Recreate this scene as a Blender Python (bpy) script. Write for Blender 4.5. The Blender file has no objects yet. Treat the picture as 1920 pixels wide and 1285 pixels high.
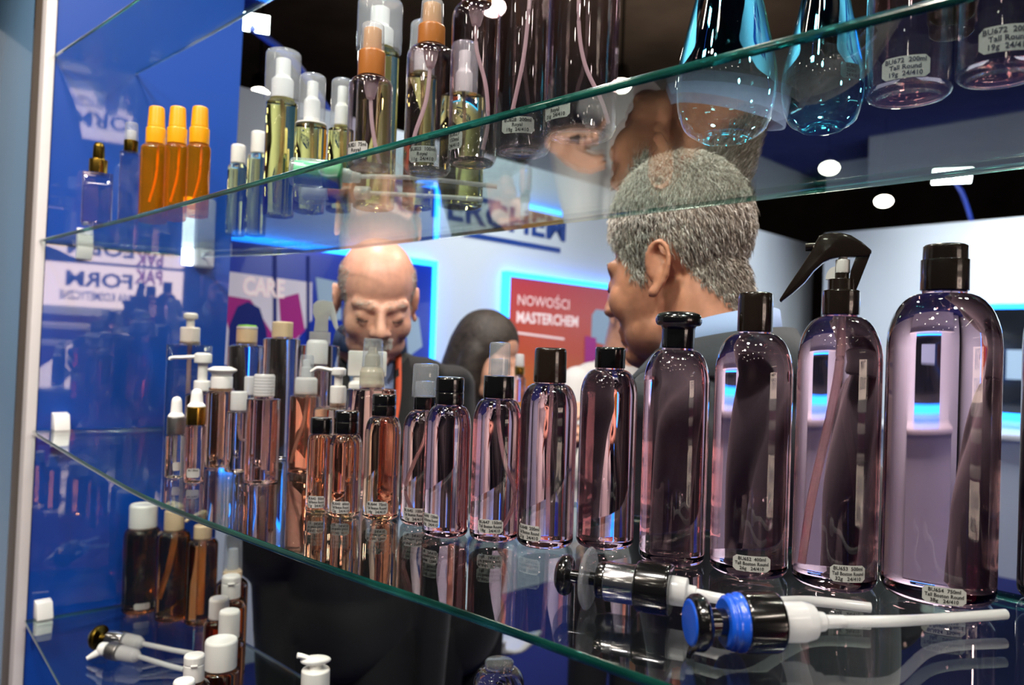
import bpy, bmesh, math, random
import numpy as np
from mathutils import Vector, Matrix, Euler

random.seed(7)
rng = np.random.default_rng(7)
SC = bpy.context.scene
COL = SC.collection
S2 = math.sqrt(2.0)

# ------------------------------------------------------------------ camera, world, lights, exposure
F = 1464.0                                   # focal length in pixels of the 1920 wide frame
EYE = Vector((0.0, 0.0, 1.55))
PITCH, ROLL = math.radians(0.7), 0.033
_f = Vector((0, math.cos(PITCH), math.sin(PITCH)))
_u0 = Vector((0, -math.sin(PITCH), math.cos(PITCH)))
_r0 = Vector((1, 0, 0))
CR = math.cos(ROLL) * _r0 + math.sin(ROLL) * _u0
CU = math.cos(ROLL) * _u0 - math.sin(ROLL) * _r0
cam = bpy.data.cameras.new('camera')
cam.sensor_width = 23.6
cam.lens = 23.6 * F / 1920.0
cam.clip_start = 0.02
cam.dof.use_dof = True
cam.dof.focus_distance = 0.68
cam.dof.aperture_fstop = 4.5
camo = bpy.data.objects.new('camera', cam)
COL.objects.link(camo)
camo.matrix_world = Matrix(((CR.x, CU.x, -_f.x, EYE.x), (CR.y, CU.y, -_f.y, EYE.y), (CR.z, CU.z, -_f.z, EYE.z), (0, 0, 0, 1)))
SC.camera = camo

world = bpy.data.worlds.new('hall'); SC.world = world
world.use_nodes = True
bg = world.node_tree.nodes['Background']
bg.inputs[0].default_value = (0.50, 0.52, 0.60, 1)
bg.inputs[1].default_value = 0.07

SC.view_settings.view_transform = 'Standard'
SC.view_settings.look = 'None'
SC.view_settings.gamma = 1.0
SC.view_settings.use_curve_mapping = False
SC.view_settings.exposure = 0.12
cy = SC.cycles
cy.max_bounces = 18; cy.transmission_bounces = 16; cy.transparent_max_bounces = 24
cy.glossy_bounces = 6; cy.diffuse_bounces = 3
cy.caustics_reflective = False; cy.caustics_refractive = True
cy.sample_clamp_indirect = 45.0
cy.blur_glossy = 0.0
cy.use_denoising = True

def uv(u, v, z=0.0):                         # u runs along the shelves, v away from the front of the case
    return Vector(((u + v) / S2, (v - u) / S2, z))

def lamp(kind, loc, power, size=0.1, color=(1, 1, 1), target=None, spot=60, blend=0.4, name='hall_light', sy=None, spread=180):
    d = bpy.data.lights.new(name, kind)
    d.energy = power; d.color = color
    if kind == 'AREA':
        d.size = size
        d.spread = math.radians(spread)
        if sy: d.shape = 'RECTANGLE'; d.size_y = sy
    else:
        d.shadow_soft_size = size
    if kind == 'SPOT':
        d.spot_size = math.radians(spot); d.spot_blend = blend
    o = bpy.data.objects.new(name, d); COL.objects.link(o)
    o.location = loc
    if target is not None:
        o.rotation_euler = (Vector(target) - Vector(loc)).to_track_quat('-Z', 'Y').to_euler()
    return o

WARM, NEUT, COOL = (1, .86, .72), (1, .95, .90), (.86, .94, 1)
# lamps over the display case and the aisle in front of it
lamp('SPOT', (-0.55, 0.05, 3.3), 120, .10, NEUT, (-0.6, 1.1, 1.4), 75)
lamp('SPOT', (0.55, -0.45, 3.4), 120, .10, NEUT, (0.1, 0.8, 1.4), 75)
lamp('SPOT', (-1.3, -0.5, 3.2), 95, .10, WARM, (-0.7, 1.2, 1.2), 70)
lamp('SPOT', (1.5, 0.9, 3.4), 70, .10, NEUT, (0.2, 1.0, 1.5), 70)
# lamps over the stand behind the case
lamp('SPOT', (-0.5, 1.9, 3.6), 115, .06, NEUT, (-0.3, 1.5, 1.5), 80)
lamp('SPOT', (1.0, 2.4, 3.6), 100, .06, WARM, (0.3, 1.1, 1.5), 80)
lamp('AREA', uv(-2.3, 3.0, 3.4), 26, 1.2, COOL, uv(-3.6, 3.2, 1.9), sy=3.0, spread=100)
lamp('AREA', uv(-2.3, 6.0, 3.4), 26, 1.2, COOL, uv(-3.6, 6.0, 1.9), sy=3.0, spread=100)
lamp('AREA', uv(-0.5, 6.2, 3.4), 58, 3.5, COOL, uv(-0.5, 7.4, 1.9), sy=1.0, spread=100)

lamp('AREA', (1.5, 9.0, 3.3), 28, 2.0, WARM, (1.5, 9.5, 6.0))  # added uplight, unseen, lifts the otherwise black ceiling
# ------------------------------------------------------------------ materials
def lin(h):
    c = [int(h[i:i + 2], 16) / 255 for i in (0, 2, 4)]
    return tuple((x / 12.92 if x <= .04045 else ((x + .055) / 1.055) ** 2.4) for x in c) + (1,)

MATS = {}
def newmat(name):
    m = bpy.data.materials.new(name); m.use_nodes = True
    nt = m.node_tree
    for n in list(nt.nodes): nt.nodes.remove(n)
    out = nt.nodes.new('ShaderNodeOutputMaterial')
    MATS[name] = m
    return m, nt, out

def pbr(name, hexc, rough=.4, metal=0, coat=0, coat_ior=1.5, noise=0, scale=40, emis=None, es=0, spec=.5, trans=0, ior=1.5, bump=0, sss=0, sheen=0):
    m, nt, out = newmat(name)
    b = nt.nodes.new('ShaderNodeBsdfPrincipled')
    nt.links.new(b.outputs[0], out.inputs[0])
    c = lin(hexc)
    b.inputs['Base Color'].default_value = c
    b.inputs['Roughness'].default_value = rough
    b.inputs['Metallic'].default_value = metal
    b.inputs['Coat Weight'].default_value = coat
    b.inputs['Coat IOR'].default_value = coat_ior
    b.inputs['Coat Roughness'].default_value = .02
    b.inputs['Specular IOR Level'].default_value = spec
    b.inputs['IOR'].default_value = ior
    b.inputs['Transmission Weight'].default_value = trans
    if sss:
        b.inputs['Subsurface Weight'].default_value = sss
        b.inputs['Subsurface Radius'].default_value = (.012, .004, .002)
        b.inputs['Subsurface Scale'].default_value = .6
    if sheen: b.inputs['Sheen Weight'].default_value = sheen
    if emis:
        b.inputs['Emission Color'].default_value = lin(emis); b.inputs['Emission Strength'].default_value = es
    if noise or bump:
        tc = nt.nodes.new('ShaderNodeTexCoord')
        n = nt.nodes.new('ShaderNodeTexNoise'); n.inputs['Scale'].default_value = scale; n.inputs['Detail'].default_value = 4
        nt.links.new(tc.outputs['Object'], n.inputs['Vector'])
        if noise:
            r = nt.nodes.new('ShaderNodeValToRGB')
            r.color_ramp.elements[0].position = .3; r.color_ramp.elements[1].position = .7
            r.color_ramp.elements[0].color = tuple(x * (1 - noise) for x in c[:3]) + (1,)
            r.color_ramp.elements[1].color = tuple(min(1, x * (1 + noise)) for x in c[:3]) + (1,)
            nt.links.new(n.outputs['Fac'], r.inputs[0]); nt.links.new(r.outputs[0], b.inputs['Base Color'])
        if bump:
            bp = nt.nodes.new('ShaderNodeBump'); bp.inputs['Strength'].default_value = bump; bp.inputs['Distance'].default_value = .004
            nt.links.new(n.outputs['Fac'], bp.inputs['Height']); nt.links.new(bp.outputs[0], b.inputs['Normal'])
    return m

def liquid(name, rgb, ior=1.38):             # a clear bottle full of tinted liquid: one refracting body
    m, nt, out = newmat(name)
    b = nt.nodes.new('ShaderNodeBsdfPrincipled')
    b.inputs['Base Color'].default_value = rgb + (1,)
    b.inputs['Roughness'].default_value = 0
    b.inputs['IOR'].default_value = ior
    b.inputs['Transmission Weight'].default_value = 1
    b.inputs['Coat Weight'].default_value = .5
    b.inputs['Coat Roughness'].default_value = 0
    nt.links.new(b.outputs[0], out.inputs[0])
    return m

def thin(name, tint, deep, ior=1.5, gloss=1.0, rough=0.0, cloudy=0.0, cloud=(.9, .9, .9)):   # thin clear wall: tint grows where one looks along it
    m, nt, out = newmat(name)
    lw = nt.nodes.new('ShaderNodeLayerWeight'); lw.inputs['Blend'].default_value = .35
    mx = nt.nodes.new('ShaderNodeMix'); mx.data_type = 'RGBA'
    mx.inputs['A'].default_value = tint + (1,); mx.inputs['B'].default_value = deep + (1,)
    nt.links.new(lw.outputs['Facing'], mx.inputs['Factor'])
    tr = nt.nodes.new('ShaderNodeBsdfTransparent'); nt.links.new(mx.outputs['Result'], tr.inputs['Color'])
    gl = nt.nodes.new('ShaderNodeBsdfGlossy'); gl.inputs['Roughness'].default_value = rough
    gl.inputs['Color'].default_value = (gloss, gloss, gloss, 1)
    fr = nt.nodes.new('ShaderNodeFresnel'); fr.inputs['IOR'].default_value = ior
    geo = nt.nodes.new('ShaderNodeNewGeometry')
    # an inward-facing side must not act as if inside solid glass: use the flipped normal's air-side reflectance
    inv = nt.nodes.new('ShaderNodeMix'); inv.data_type = 'FLOAT'
    inv.inputs['A'].default_value = ior; inv.inputs['B'].default_value = 1 / ior
    nt.links.new(geo.outputs['Backfacing'], inv.inputs['Factor']); nt.links.new(inv.outputs['Result'], fr.inputs['IOR'])
    ms = nt.nodes.new('ShaderNodeMixShader')
    nt.links.new(fr.outputs[0], ms.inputs[0]); nt.links.new(gl.outputs[0], ms.inputs[2])
    if cloudy:
        df = nt.nodes.new('ShaderNodeBsdfDiffuse'); df.inputs['Color'].default_value = cloud + (1,)
        tl = nt.nodes.new('ShaderNodeBsdfTranslucent'); tl.inputs['Color'].default_value = cloud + (1,)
        ad = nt.nodes.new('ShaderNodeMixShader'); ad.inputs[0].default_value = .5
        nt.links.new(df.outputs[0], ad.inputs[1]); nt.links.new(tl.outputs[0], ad.inputs[2])
        m2 = nt.nodes.new('ShaderNodeMixShader'); m2.inputs[0].default_value = cloudy
        nt.links.new(tr.outputs[0], m2.inputs[1]); nt.links.new(ad.outputs[0], m2.inputs[2])
        nt.links.new(m2.outputs[0], ms.inputs[1])
    else:
        nt.links.new(tr.outputs[0], ms.inputs[1])
    nt.links.new(ms.outputs[0], out.inputs[0])
    return m

def glow(name, hexc, s):
    m, nt, out = newmat(name)
    e = nt.nodes.new('ShaderNodeEmission'); e.inputs[0].default_value = lin(hexc); e.inputs[1].default_value = s
    nt.links.new(e.outputs[0], out.inputs[0])
    return m

liquid('pink', (.96, .61, .68)); liquid('rose', (.96, .62, .58)); liquid('peach', (1.0, .58, .38))
liquid('yellow', (.83, .75, .24)); liquid('amber', (.88, .34, .10)); liquid('palegreen', (.76, .74, .34))
liquid('blush', (.96, .82, .77))
thin('shelf_glass', (.93, .965, .95), (.80, .90, .87), 1.5)
thin('clear_pet', (.97, .945, .955), (.84, .72, .77), 1.6)
thin('orange', (.95, .52, .04), (.80, .28, .01), 1.5, 1, .02, .20, (1, .46, .02))
liquid('teal_pet', (.16, .70, .90), 1.40)
liquid('pink_pet', (.97, .84, .90), 1.5)
thin('frosted', (.90, .92, .94), (.72, .76, .80), 1.5, .8, .06, .20, (.90, .93, .97))
thin('milky', (.80, .82, .84), (.60, .62, .64), 1.5, .6, .15, .75, (.97, .97, .96))
thin('milky_yellow', (.84, .82, .72), (.70, .66, .52), 1.5, .6, .12, .5, (.92, .88, .76))
thin('tube_plastic', (.85, .80, .82), (.75, .68, .70), 1.45, .6, .1, .6, (.95, .82, .84))
pbr('shelf_edge', '0E5A4C', .12, trans=.55, coat=1, noise=.7, scale=9)  # light and dark green noise imitates internal reflections in the colour
pbr('black_plastic', '0B0A0A', .16, coat=.6)
pbr('brown_black', '20160F', .18, coat=.6)
pbr('white_plastic', 'E9E6E2', .32, coat=.2)
pbr('bright_white', 'F7F5F2', .3, coat=.2)
pbr('beige_plastic', 'D9BE9C', .35, coat=.2)
pbr('brown_plastic', 'A4642B', .3, coat=.2)
pbr('pale_plastic', 'D8DCE2', .25, coat=.4)
pbr('tan_plastic', 'CB914E', .35, coat=.2)
pbr('orange_plastic', 'F4A50C', .32, coat=.3)
pbr('green_plastic', '3FC97F', .3, coat=.3)
pbr('lime_plastic', '7FC52E', .35)
pbr('blue_plastic', '1552C8', .25, coat=.4)
pbr('silver', 'C9C9CB', .16, metal=1)
pbr('satin_silver', '9C9A98', .4, metal=1)
pbr('gold', 'B48F3C', .22, metal=1)
pbr('dark_gold', '6E5A22', .25, metal=1)
pbr('label_paper', 'ADACA8', .55)
pbr('ink', '2B2A2A', .6)
pbr('blue_wall', '0746A6', .35, coat=1, coat_ior=1.9)
pbr('white_wall', 'D9DEE2', .5, noise=.02, scale=2)
pbr('carpet', '07165E', .9, noise=.25, scale=300, bump=.5)
pbr('hall_dark', '6E5F52', .9, noise=.4, scale=.8)
pbr('post_metal', '7A6C60', .45, metal=.4)
pbr('post_white', 'E3DCDA', .4)
pbr('end_panel', '7FAAD2', .18, coat=1, noise=.1, scale=1.5)
pbr('poster_blue', '0B2C96', .3, coat=.3, emis='0B2C96', es=.25)
pbr('print_white', 'D8CDD6', .4, emis='D8CDD6', es=.25)
pbr('print_magenta', 'A8237E', .4, emis='A8237E', es=.2)
pbr('print_navy', '0A1E6E', .4, emis='0A1E6E', es=.2)
pbr('print_grey', '8FA3B5', .4, emis='8FA3B5', es=.3)
pbr('print_light', 'F0D8D4', .4, emis='F0D8D4', es=.4)
pbr('sign_blue', '16408F', .4)
pbr('dark_panel', '15181D', .15, coat=.6)
pbr('dark_metal', '141312', .4, metal=.5)
pbr('arm_blue', '2B4FC4', .35)
glow('led_blue', '1E80FF', 8.0)
glow('lamp_face', 'FFF4E2', 30)
glow('flood_face', 'EFFFF6', 22)
glow('lightbox', 'FFE2D0', 7.0)
glow('strip_glow', 'F2FAFF', 3.0)
pbr('sign_magenta', 'C2206A', .4); pbr('sign_navy', '14264F', .4)
pbr('skin_a', 'DDA48C', .42, noise=.10, scale=60, sss=.12, bump=.06)
pbr('skin_b', 'D18E70', .45, noise=.12, scale=60, sss=.12, bump=.08)
pbr('skin_c', 'C9977F', .45, noise=.06, scale=60, sss=.1)
pbr('grey_hair', 'B0A496', .45, noise=.45, scale=220)
pbr('white_hair', 'D6CFC6', .5, noise=.2, scale=200)
pbr('dark_hair', '2E2621', .6, noise=.45, scale=60, bump=.6)
pbr('hair_base', '83756A', .7, noise=.3, scale=200); pbr('hair_dark', '54483F', .6)
pbr('lip', '9C5A4E', .45); pbr('lash', '2A1A14', .6)
pbr('eye_white', 'DAD4CE', .15); pbr('iris', '3A2A1E', .15)
pbr('black_suit', '0D0E11', .75, noise=.2, scale=260, sheen=.1)
pbr('grey_suit', '31343B', .8, noise=.12, scale=260, sheen=.15)
pbr('navy_shirt', '2B3C5C', .8); pbr('blue_shirt', '9DB2DC', .75); pbr('white_shirt', 'DDDAD8', .8)
pbr('dark_trousers', '101114', .8); pbr('lanyard_orange', 'E2572A', .6)
pbr('chair_white', 'E4E4E0', .35)

def gradient_poster(name):
    m, nt, out = newmat(name)
    b = nt.nodes.new('ShaderNodeBsdfPrincipled'); b.inputs['Roughness'].default_value = .35
    tc = nt.nodes.new('ShaderNodeTexCoord'); sp = nt.nodes.new('ShaderNodeSeparateXYZ')
    nt.links.new(tc.outputs['Generated'], sp.inputs[0])
    r = nt.nodes.new('ShaderNodeValToRGB')
    e = r.color_ramp.elements
    e[0].position = 0; e[0].color = lin('C98A2C'); e[1].position = 1; e[1].color = lin('B23B45')
    k = e.new(.55); k.color = lin('C0502F'); k = e.new(.75); k.color = lin('BE4A3C')
    nt.links.new(sp.outputs[2], r.inputs[0])
    nt.links.new(r.outputs[0], b.inputs['Base Color']); nt.links.new(r.outputs[0], b.inputs['Emission Color'])
    b.inputs['Emission Strength'].default_value = .22
    nt.links.new(b.outputs[0], out.inputs[0])
gradient_poster('poster_red')

# ------------------------------------------------------------------ geometry helpers
def ray(px, py):
    return (_f + CR * ((px - 960) / F) + CU * ((642.5 - py) / F)).normalized()
def on_z(px, py, z):
    d = ray(px, py); return EYE + d * ((z - EYE.z) / d.z)
def on_u(px, py, u):                         # point of the plane u = const seen at a pixel -> (v, z)
    d = ray(px, py); t = u / ((d.x - d.y) / S2); p = EYE + d * t
    return (p.x + p.y) / S2, p.z
def on_v(px, py, v):
    d = ray(px, py); t = v / ((d.x + d.y) / S2); p = EYE + d * t
    return (p.x - p.y) / S2, p.z
def at_depth(px, py, y):
    d = ray(px, py); return EYE + d * (y / d.y)
def proj(p):
    q = p - EYE; w = q.dot(_f)
    return 960 + F * q.dot(CR) / w, 642.5 - F * q.dot(CU) / w

def lathe(prof, seg=40, close=False):
    vs, fs, rings = [], [], []
    for r, z in prof:
        if r < 1e-6:
            rings.append([len(vs)]); vs.append((0, 0, z))
        else:
            rings.append(list(range(len(vs), len(vs) + seg)))
            vs += [(r * math.cos(2 * math.pi * i / seg), r * math.sin(2 * math.pi * i / seg), z) for i in range(seg)]
    pairs = list(zip(rings, rings[1:]))
    if close: pairs.append((rings[-1], rings[0]))
    for a, b in pairs:
        if len(a) == 1 and len(b) == 1: continue
        for i in range(seg):
            j = (i + 1) % seg
            if len(a) == 1: fs.append((a[0], b[j], b[i]))
            elif len(b) == 1: fs.append((a[i], a[j], b[0]))
            else: fs.append((a[i], a[j], b[j], b[i]))
    return vs, fs

def soft(prof, rad, n=3):                    # round the inner corners of a profile
    out = [prof[0]]
    for a, b, c in zip(prof, prof[1:], prof[2:]):
        A, B, C = Vector(a), Vector(b), Vector(c)
        la, lc = (A - B).length, (C - B).length
        if min(la, lc) < 1e-9: continue
        d = min(rad, la * .45, lc * .45)
        p, q = B + (A - B) * (d / la), B + (C - B) * (d / lc)
        for i in range(n + 1):
            t = i / n
            out.append(tuple((1 - t) ** 2 * p + 2 * t * (1 - t) * B + t * t * q))
    out.append(prof[-1])
    return out

def sweep(pts, radii, seg=10, caps=True, up=Vector((0, 0, 1))):
    """tube through pts; radii: numbers or (side, up) pairs"""
    pts = [Vector(p) for p in pts]
    vs, fs = [], []
    for i, p in enumerate(pts):
        t = (pts[min(i + 1, len(pts) - 1)] - pts[max(i - 1, 0)]).normalized()
        s = t.cross(up)
        if s.length < .05: s = t.cross(Vector((0, 1, 0)))
        s.normalize(); n = s.cross(t).normalized()
        r = radii[i] if isinstance(radii, (list, tuple)) else radii
        ra, rb = r if isinstance(r, tuple) else (r, r)
        for k in range(seg):
            a = 2 * math.pi * k / seg
            vs.append(tuple(p + s * (ra * math.cos(a)) + n * (rb * math.sin(a))))
    for i in range(len(pts) - 1):
        for k in range(seg):
            j = (k + 1) % seg
            fs.append((i * seg + k, i * seg + j, (i + 1) * seg + j, (i + 1) * seg + k))
    if caps:
        fs.append(tuple(range(seg))[::-1]); o = (len(pts) - 1) * seg; fs.append(tuple(range(o, o + seg)))
    return vs, fs

def smooth_path(pts, n=6):
    P = [Vector(p) for p in pts]; P = [P[0]] + P + [P[-1]]; out = []
    for i in range(1, len(P) - 2):
        for k in range(n):
            t = k / n; a, b, c, d = P[i - 1:i + 3]
            out.append(.5 * ((2 * b) + (c - a) * t + (2 * a - 5 * b + 4 * c - d) * t * t + (3 * b - a - 3 * c + d) * t ** 3))
    out.append(P[-2]); return out

def box(x0, x1, y0, y1, z0, z1):
    vs = [(x, y, z) for x in (x0, x1) for y in (y0, y1) for z in (z0, z1)]
    return vs, [(0, 1, 3, 2), (4, 6, 7, 5), (0, 4, 5, 1), (2, 3, 7, 6), (0, 2, 6, 4), (1, 5, 7, 3)]

def ubox(u0, u1, v0, v1, z0, z1):
    vs, fs = box(u0, u1, v0, v1, z0, z1)
    return [tuple(uv(*p)) for p in vs], fs

def prism(poly, y0, y1):                     # polygon in x,z pushed along y
    n = len(poly)
    vs = [(x, y0, z) for x, z in poly] + [(x, y1, z) for x, z in poly]
    fs = [tuple(range(n)), tuple(range(2 * n - 1, n - 1, -1))]
    fs += [(i, i + n, (i + 1) % n + n, (i + 1) % n) for i in range(n)]
    return vs, fs

def ellipsoid(c, r, seg=24, rings=14, rot=None):
    vs, fs = lathe([(math.sin(math.pi * i / rings), -math.cos(math.pi * i / rings)) if 0 < i < rings else (0, -1 if i == 0 else 1) for i in range(rings + 1)], seg)
    out = []
    for v in vs:
        p = Vector((v[0] * r[0], v[1] * r[1], v[2] * r[2]))
        if rot: p = rot @ p
        out.append(tuple(p + Vector(c)))
    return out, fs

def capsule(a, b, ra, rb, seg=14):
    a, b = Vector(a), Vector(b); d = (b - a); L = d.length
    prof = [(0, -ra)] + [(ra * math.cos(t), -ra * math.sin(t)) for t in (1.2, .8, .4)] + [(ra, 0)]
    prof += [(rb, L)] + [(rb * math.cos(t), L + rb * math.sin(t)) for t in (.4, .8, 1.2)] + [(0, L + rb)]
    q = Vector((0, 0, 1)).rotation_difference(d.normalized()) if L > 1e-6 else Matrix.Identity(3).to_quaternion()
    vs, fs = lathe(prof, seg)
    return [tuple(q @ Vector(v) + a) for v in vs], fs

def xf(g, M):
    return [tuple(M @ Vector(v)) for v in g[0]], g[1]

def mk(name, geoms, mat, parent=None, angle=35, bevel=0, data=None, sub=0):
    if data is None:
        if isinstance(geoms, tuple): geoms = [geoms]
        V, Fc = [], []
        for vs, fs in geoms:
            o = len(V); V += [tuple(v) for v in vs]; Fc += [tuple(i + o for i in f) for f in fs]
        data = bpy.data.meshes.new(name)
        data.from_pydata(V, [], Fc)
        if bevel:
            bm = bmesh.new(); bm.from_mesh(data)
            bmesh.ops.recalc_face_normals(bm, faces=bm.faces)
            es = [e for e in bm.edges if len(e.link_faces) == 2 and e.calc_face_angle(0) > .5]
            bmesh.ops.bevel(bm, geom=es, offset=bevel, segments=2, profile=.6, affect='EDGES')
            bm.to_mesh(data); bm.free()
        else:
            bm = bmesh.new(); bm.from_mesh(data); bmesh.ops.recalc_face_normals(bm, faces=bm.faces); bm.to_mesh(data); bm.free()
        for m in (mat if isinstance(mat, (list, tuple)) else [mat]): data.materials.append(MATS[m])
        data.polygons.foreach_set('use_smooth', [True] * len(data.polygons))
        data.set_sharp_from_angle(angle=math.radians(angle))
    o = bpy.data.objects.new(name, data); COL.objects.link(o)
    if parent is not None: o.parent = parent
    return o

def tag(o, label=None, cat=None, group=None, kind=None):
    if label: o['label'] = label
    if cat: o['category'] = cat
    if group: o['group'] = group
    if kind: o['kind'] = kind
    return o

def thing(name, label, cat, loc=(0, 0, 0), rz=0, group=None):
    o = bpy.data.objects.new(name, None); COL.objects.link(o)
    o.empty_display_size = .02
    o.location = loc; o.rotation_euler = (0, 0, rz)
    return tag(o, label, cat, group)

def struct(name, geoms, mat, bevel=0):
    return tag(mk(name, geoms, mat, bevel=bevel), kind='structure')

def text_geom(body, size, bold=0.0, spacing=1.0, align='CENTER', ext=0.0):
    c = bpy.data.curves.new('lettering', 'FONT'); c.body = body; c.size = size; c.offset = bold; c.space_character = spacing
    c.align_x = align; c.align_y = 'CENTER'; c.extrude = ext; c.resolution_u = 2
    o = bpy.data.objects.new('lettering', c); COL.objects.link(o)
    dg = bpy.context.evaluated_depsgraph_get(); dg.update()
    me = bpy.data.meshes.new_from_object(o.evaluated_get(dg))
    vs = [tuple(v.co) for v in me.vertices]; fs = [tuple(p.vertices) for p in me.polygons]
    bpy.data.objects.remove(o); bpy.data.curves.remove(c); bpy.data.meshes.remove(me)
    return vs, fs

def wall_text(name, body, size, mat, parent, v, z, u, bold=0, width=None, flip=False, spacing=1.0):
    """flat lettering on a wall u = const; read from the +u side (or the -u side with flip)"""
    vs, fs = text_geom(body, size, bold, spacing)
    if width:
        w = max(p[0] for p in vs) - min(p[0] for p in vs); k = width / w
        vs = [(p[0] * k, p[1], p[2]) for p in vs]
    s = -1 if flip else 1
    return mk(name, ([tuple(uv(u, v + s * p[0], z + p[1])) for p in vs], fs), mat, parent)

def voxel(geoms, size, iters=3, name='body'):
    V, Fc = [], []
    for vs, fs in geoms:
        o = len(V); V += vs; Fc += [tuple(i + o for i in f) for f in fs]
    me = bpy.data.meshes.new(name); me.from_pydata(V, [], Fc)
    bm = bmesh.new(); bm.from_mesh(me); bmesh.ops.recalc_face_normals(bm, faces=bm.faces); bm.to_mesh(me); bm.free()
    o = bpy.data.objects.new(name, me); COL.objects.link(o)
    r = o.modifiers.new('r', 'REMESH'); r.mode = 'VOXEL'; r.voxel_size = size
    if iters:
        s = o.modifiers.new('s', 'SMOOTH'); s.iterations = iters; s.factor = .5
    dg = bpy.context.evaluated_depsgraph_get(); dg.update()
    res = bpy.data.meshes.new_from_object(o.evaluated_get(dg))
    bpy.data.objects.remove(o); bpy.data.meshes.remove(me)
    res.polygons.foreach_set('use_smooth', [True] * len(res.polygons))
    return res

def mesh_obj(name, me, mat, parent):
    me.materials.clear(); me.materials.append(MATS[mat])
    o = bpy.data.objects.new(name, me); COL.objects.link(o); o.parent = parent
    return o
# ------------------------------------------------------------------ the place
ZU, ZM, ZL, ZT = 1.735, 1.37, 1.01, 2.09       # tops of the glass shelves
UW, UB, VR = -1.70, -3.55, 7.40                # blue end wall, back wall of the stand, right wall of the stand
struct('floor', ubox(-14, 16, -8, 20, -.1, 0), 'carpet')
struct('ceiling', ubox(-16, 16, -8, 22, 6.0, 6.2), 'hall_dark')
struct('wall_far', ubox(-14.3, -14, -8, 20, 0, 6), 'hall_dark')
struct('wall_far_side', ubox(-14, 16, 20, 20.3, 0, 6), 'hall_dark')
WT = 2.77
struct('wall_back', ubox(UB - .12, UB, -2.0, 7.95, 0, WT), 'white_wall', .004)
struct('wall_right', ubox(-3.2, 4.0, VR, VR + .12, 0, WT + .02), 'white_wall', .004)
SH = .155                                      # the end wall stands a few degrees off square
ST = .038
def tilted(g): return [tuple(Vector(p) + uv(ST * (p[2] - 1.6), 0)) for p in g[0]], g[1]
def sheared(g): return [tuple(Vector(p) + uv(SH * (((p[0] + p[1]) / S2) - .425) + ST * (p[2] - 1.6), 0)) for p in g[0]], g[1]
struct('wall_left', sheared(ubox(UW - .03, UW, .422, .765, 0, 2.9)), 'blue_wall')
_n = (uv(1, 0) - uv(0, SH) - Vector((0, 0, ST))).normalized()
def mirrored(px, py, u):                     # point of the plane u = const that the end wall shows at a pixel
    d = ray(px, py); q = uv(UW, .425, 1.6); t = (q - EYE).dot(_n) / d.dot(_n); h = EYE + d * t
    e = d - 2 * d.dot(_n) * _n; t = (u - (h.x - h.y) / S2) / ((e.x - e.y) / S2); p = h + e * t
    return (p.x + p.y) / S2, p.z
tag(mk('end_panel', tilted(ubox(UW - 1.0, UW - .105, .43, .46, 0, 2.9)), 'end_panel', bevel=.003), 'tall blue grey glossy panel closing the left end of the display case', 'panel')
post = thing('corner_post', 'tall brown grey metal corner post with white edge beside blue wall', 'post', uv(UW - .04, .41))
mk('profile', tilted(ubox(-.052, .012, -.005, .010, 0, 2.9)), 'post_metal', post, bevel=.003)
mk('edge_strip', tilted(ubox(.0125, .045, -.008, .010, 0, 2.9)), 'post_white', post, bevel=.003)
mk('gasket', tilted(ubox(-.062, -.0525, -.004, .010, 0, 2.9)), 'black_plastic', post)

def shelf(name, z, front, back, label):
    """front/back: (u, v) points left to right; glass plate with a green cut edge"""
    def dense(p):
        return [(q.x, q.y) for q in smooth_path([(a, b, 0) for a, b in p], 8)]
    f, b = dense(front), dense(back)
    poly = f + b[::-1]
    n = len(poly); t = .0065
    vs = [tuple(uv(p[0], p[1], z)) for p in poly] + [tuple(uv(p[0], p[1], z - t)) for p in poly]
    me = bpy.data.meshes.new(name)
    me.from_pydata(vs, [], [tuple(range(n)), tuple(range(2 * n - 1, n - 1, -1))])
    bm = bmesh.new(); bm.from_mesh(me); bmesh.ops.recalc_face_normals(bm, faces=bm.faces)
    bm.to_mesh(me); bm.free()
    root = thing(name, label, 'shelf', (0, 0, 0))
    me.materials.append(MATS['shelf_glass'])
    if me.polygons[0].normal.z < 0: me.flip_normals()
    root_plate = bpy.data.objects.new('glass_plate', me); COL.objects.link(root_plate); root_plate.parent = root
    # cut edge: a slim rounded band along the rim
    ed = []
    for i in range(n):
        p = uv(*poly[i]); a = uv(*poly[i - 1]); c = uv(*poly[(i + 1) % n])
        ta = (c - a).normalized(); nn = Vector((ta.y, -ta.x, 0))
        ed.append((p, nn))
    V, Fc = [], []
    sec = [(0, 0), (.0008, -.0008), (.0011, -t / 2), (.0008, -t + .0008), (0, -t)]
    for p, nn in ed:
        for o, dz in sec: V.append(tuple(Vector((p.x, p.y, z + dz)) + nn * o))
    k = len(sec)
    for i in range(n):
        j = (i + 1) % n
        for q in range(k - 1): Fc.append((i * k + q, j * k + q, j * k + q + 1, i * k + q + 1))
    mk('polished_edge', (V, Fc), 'shelf_edge', root, 60)
    return root

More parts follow.
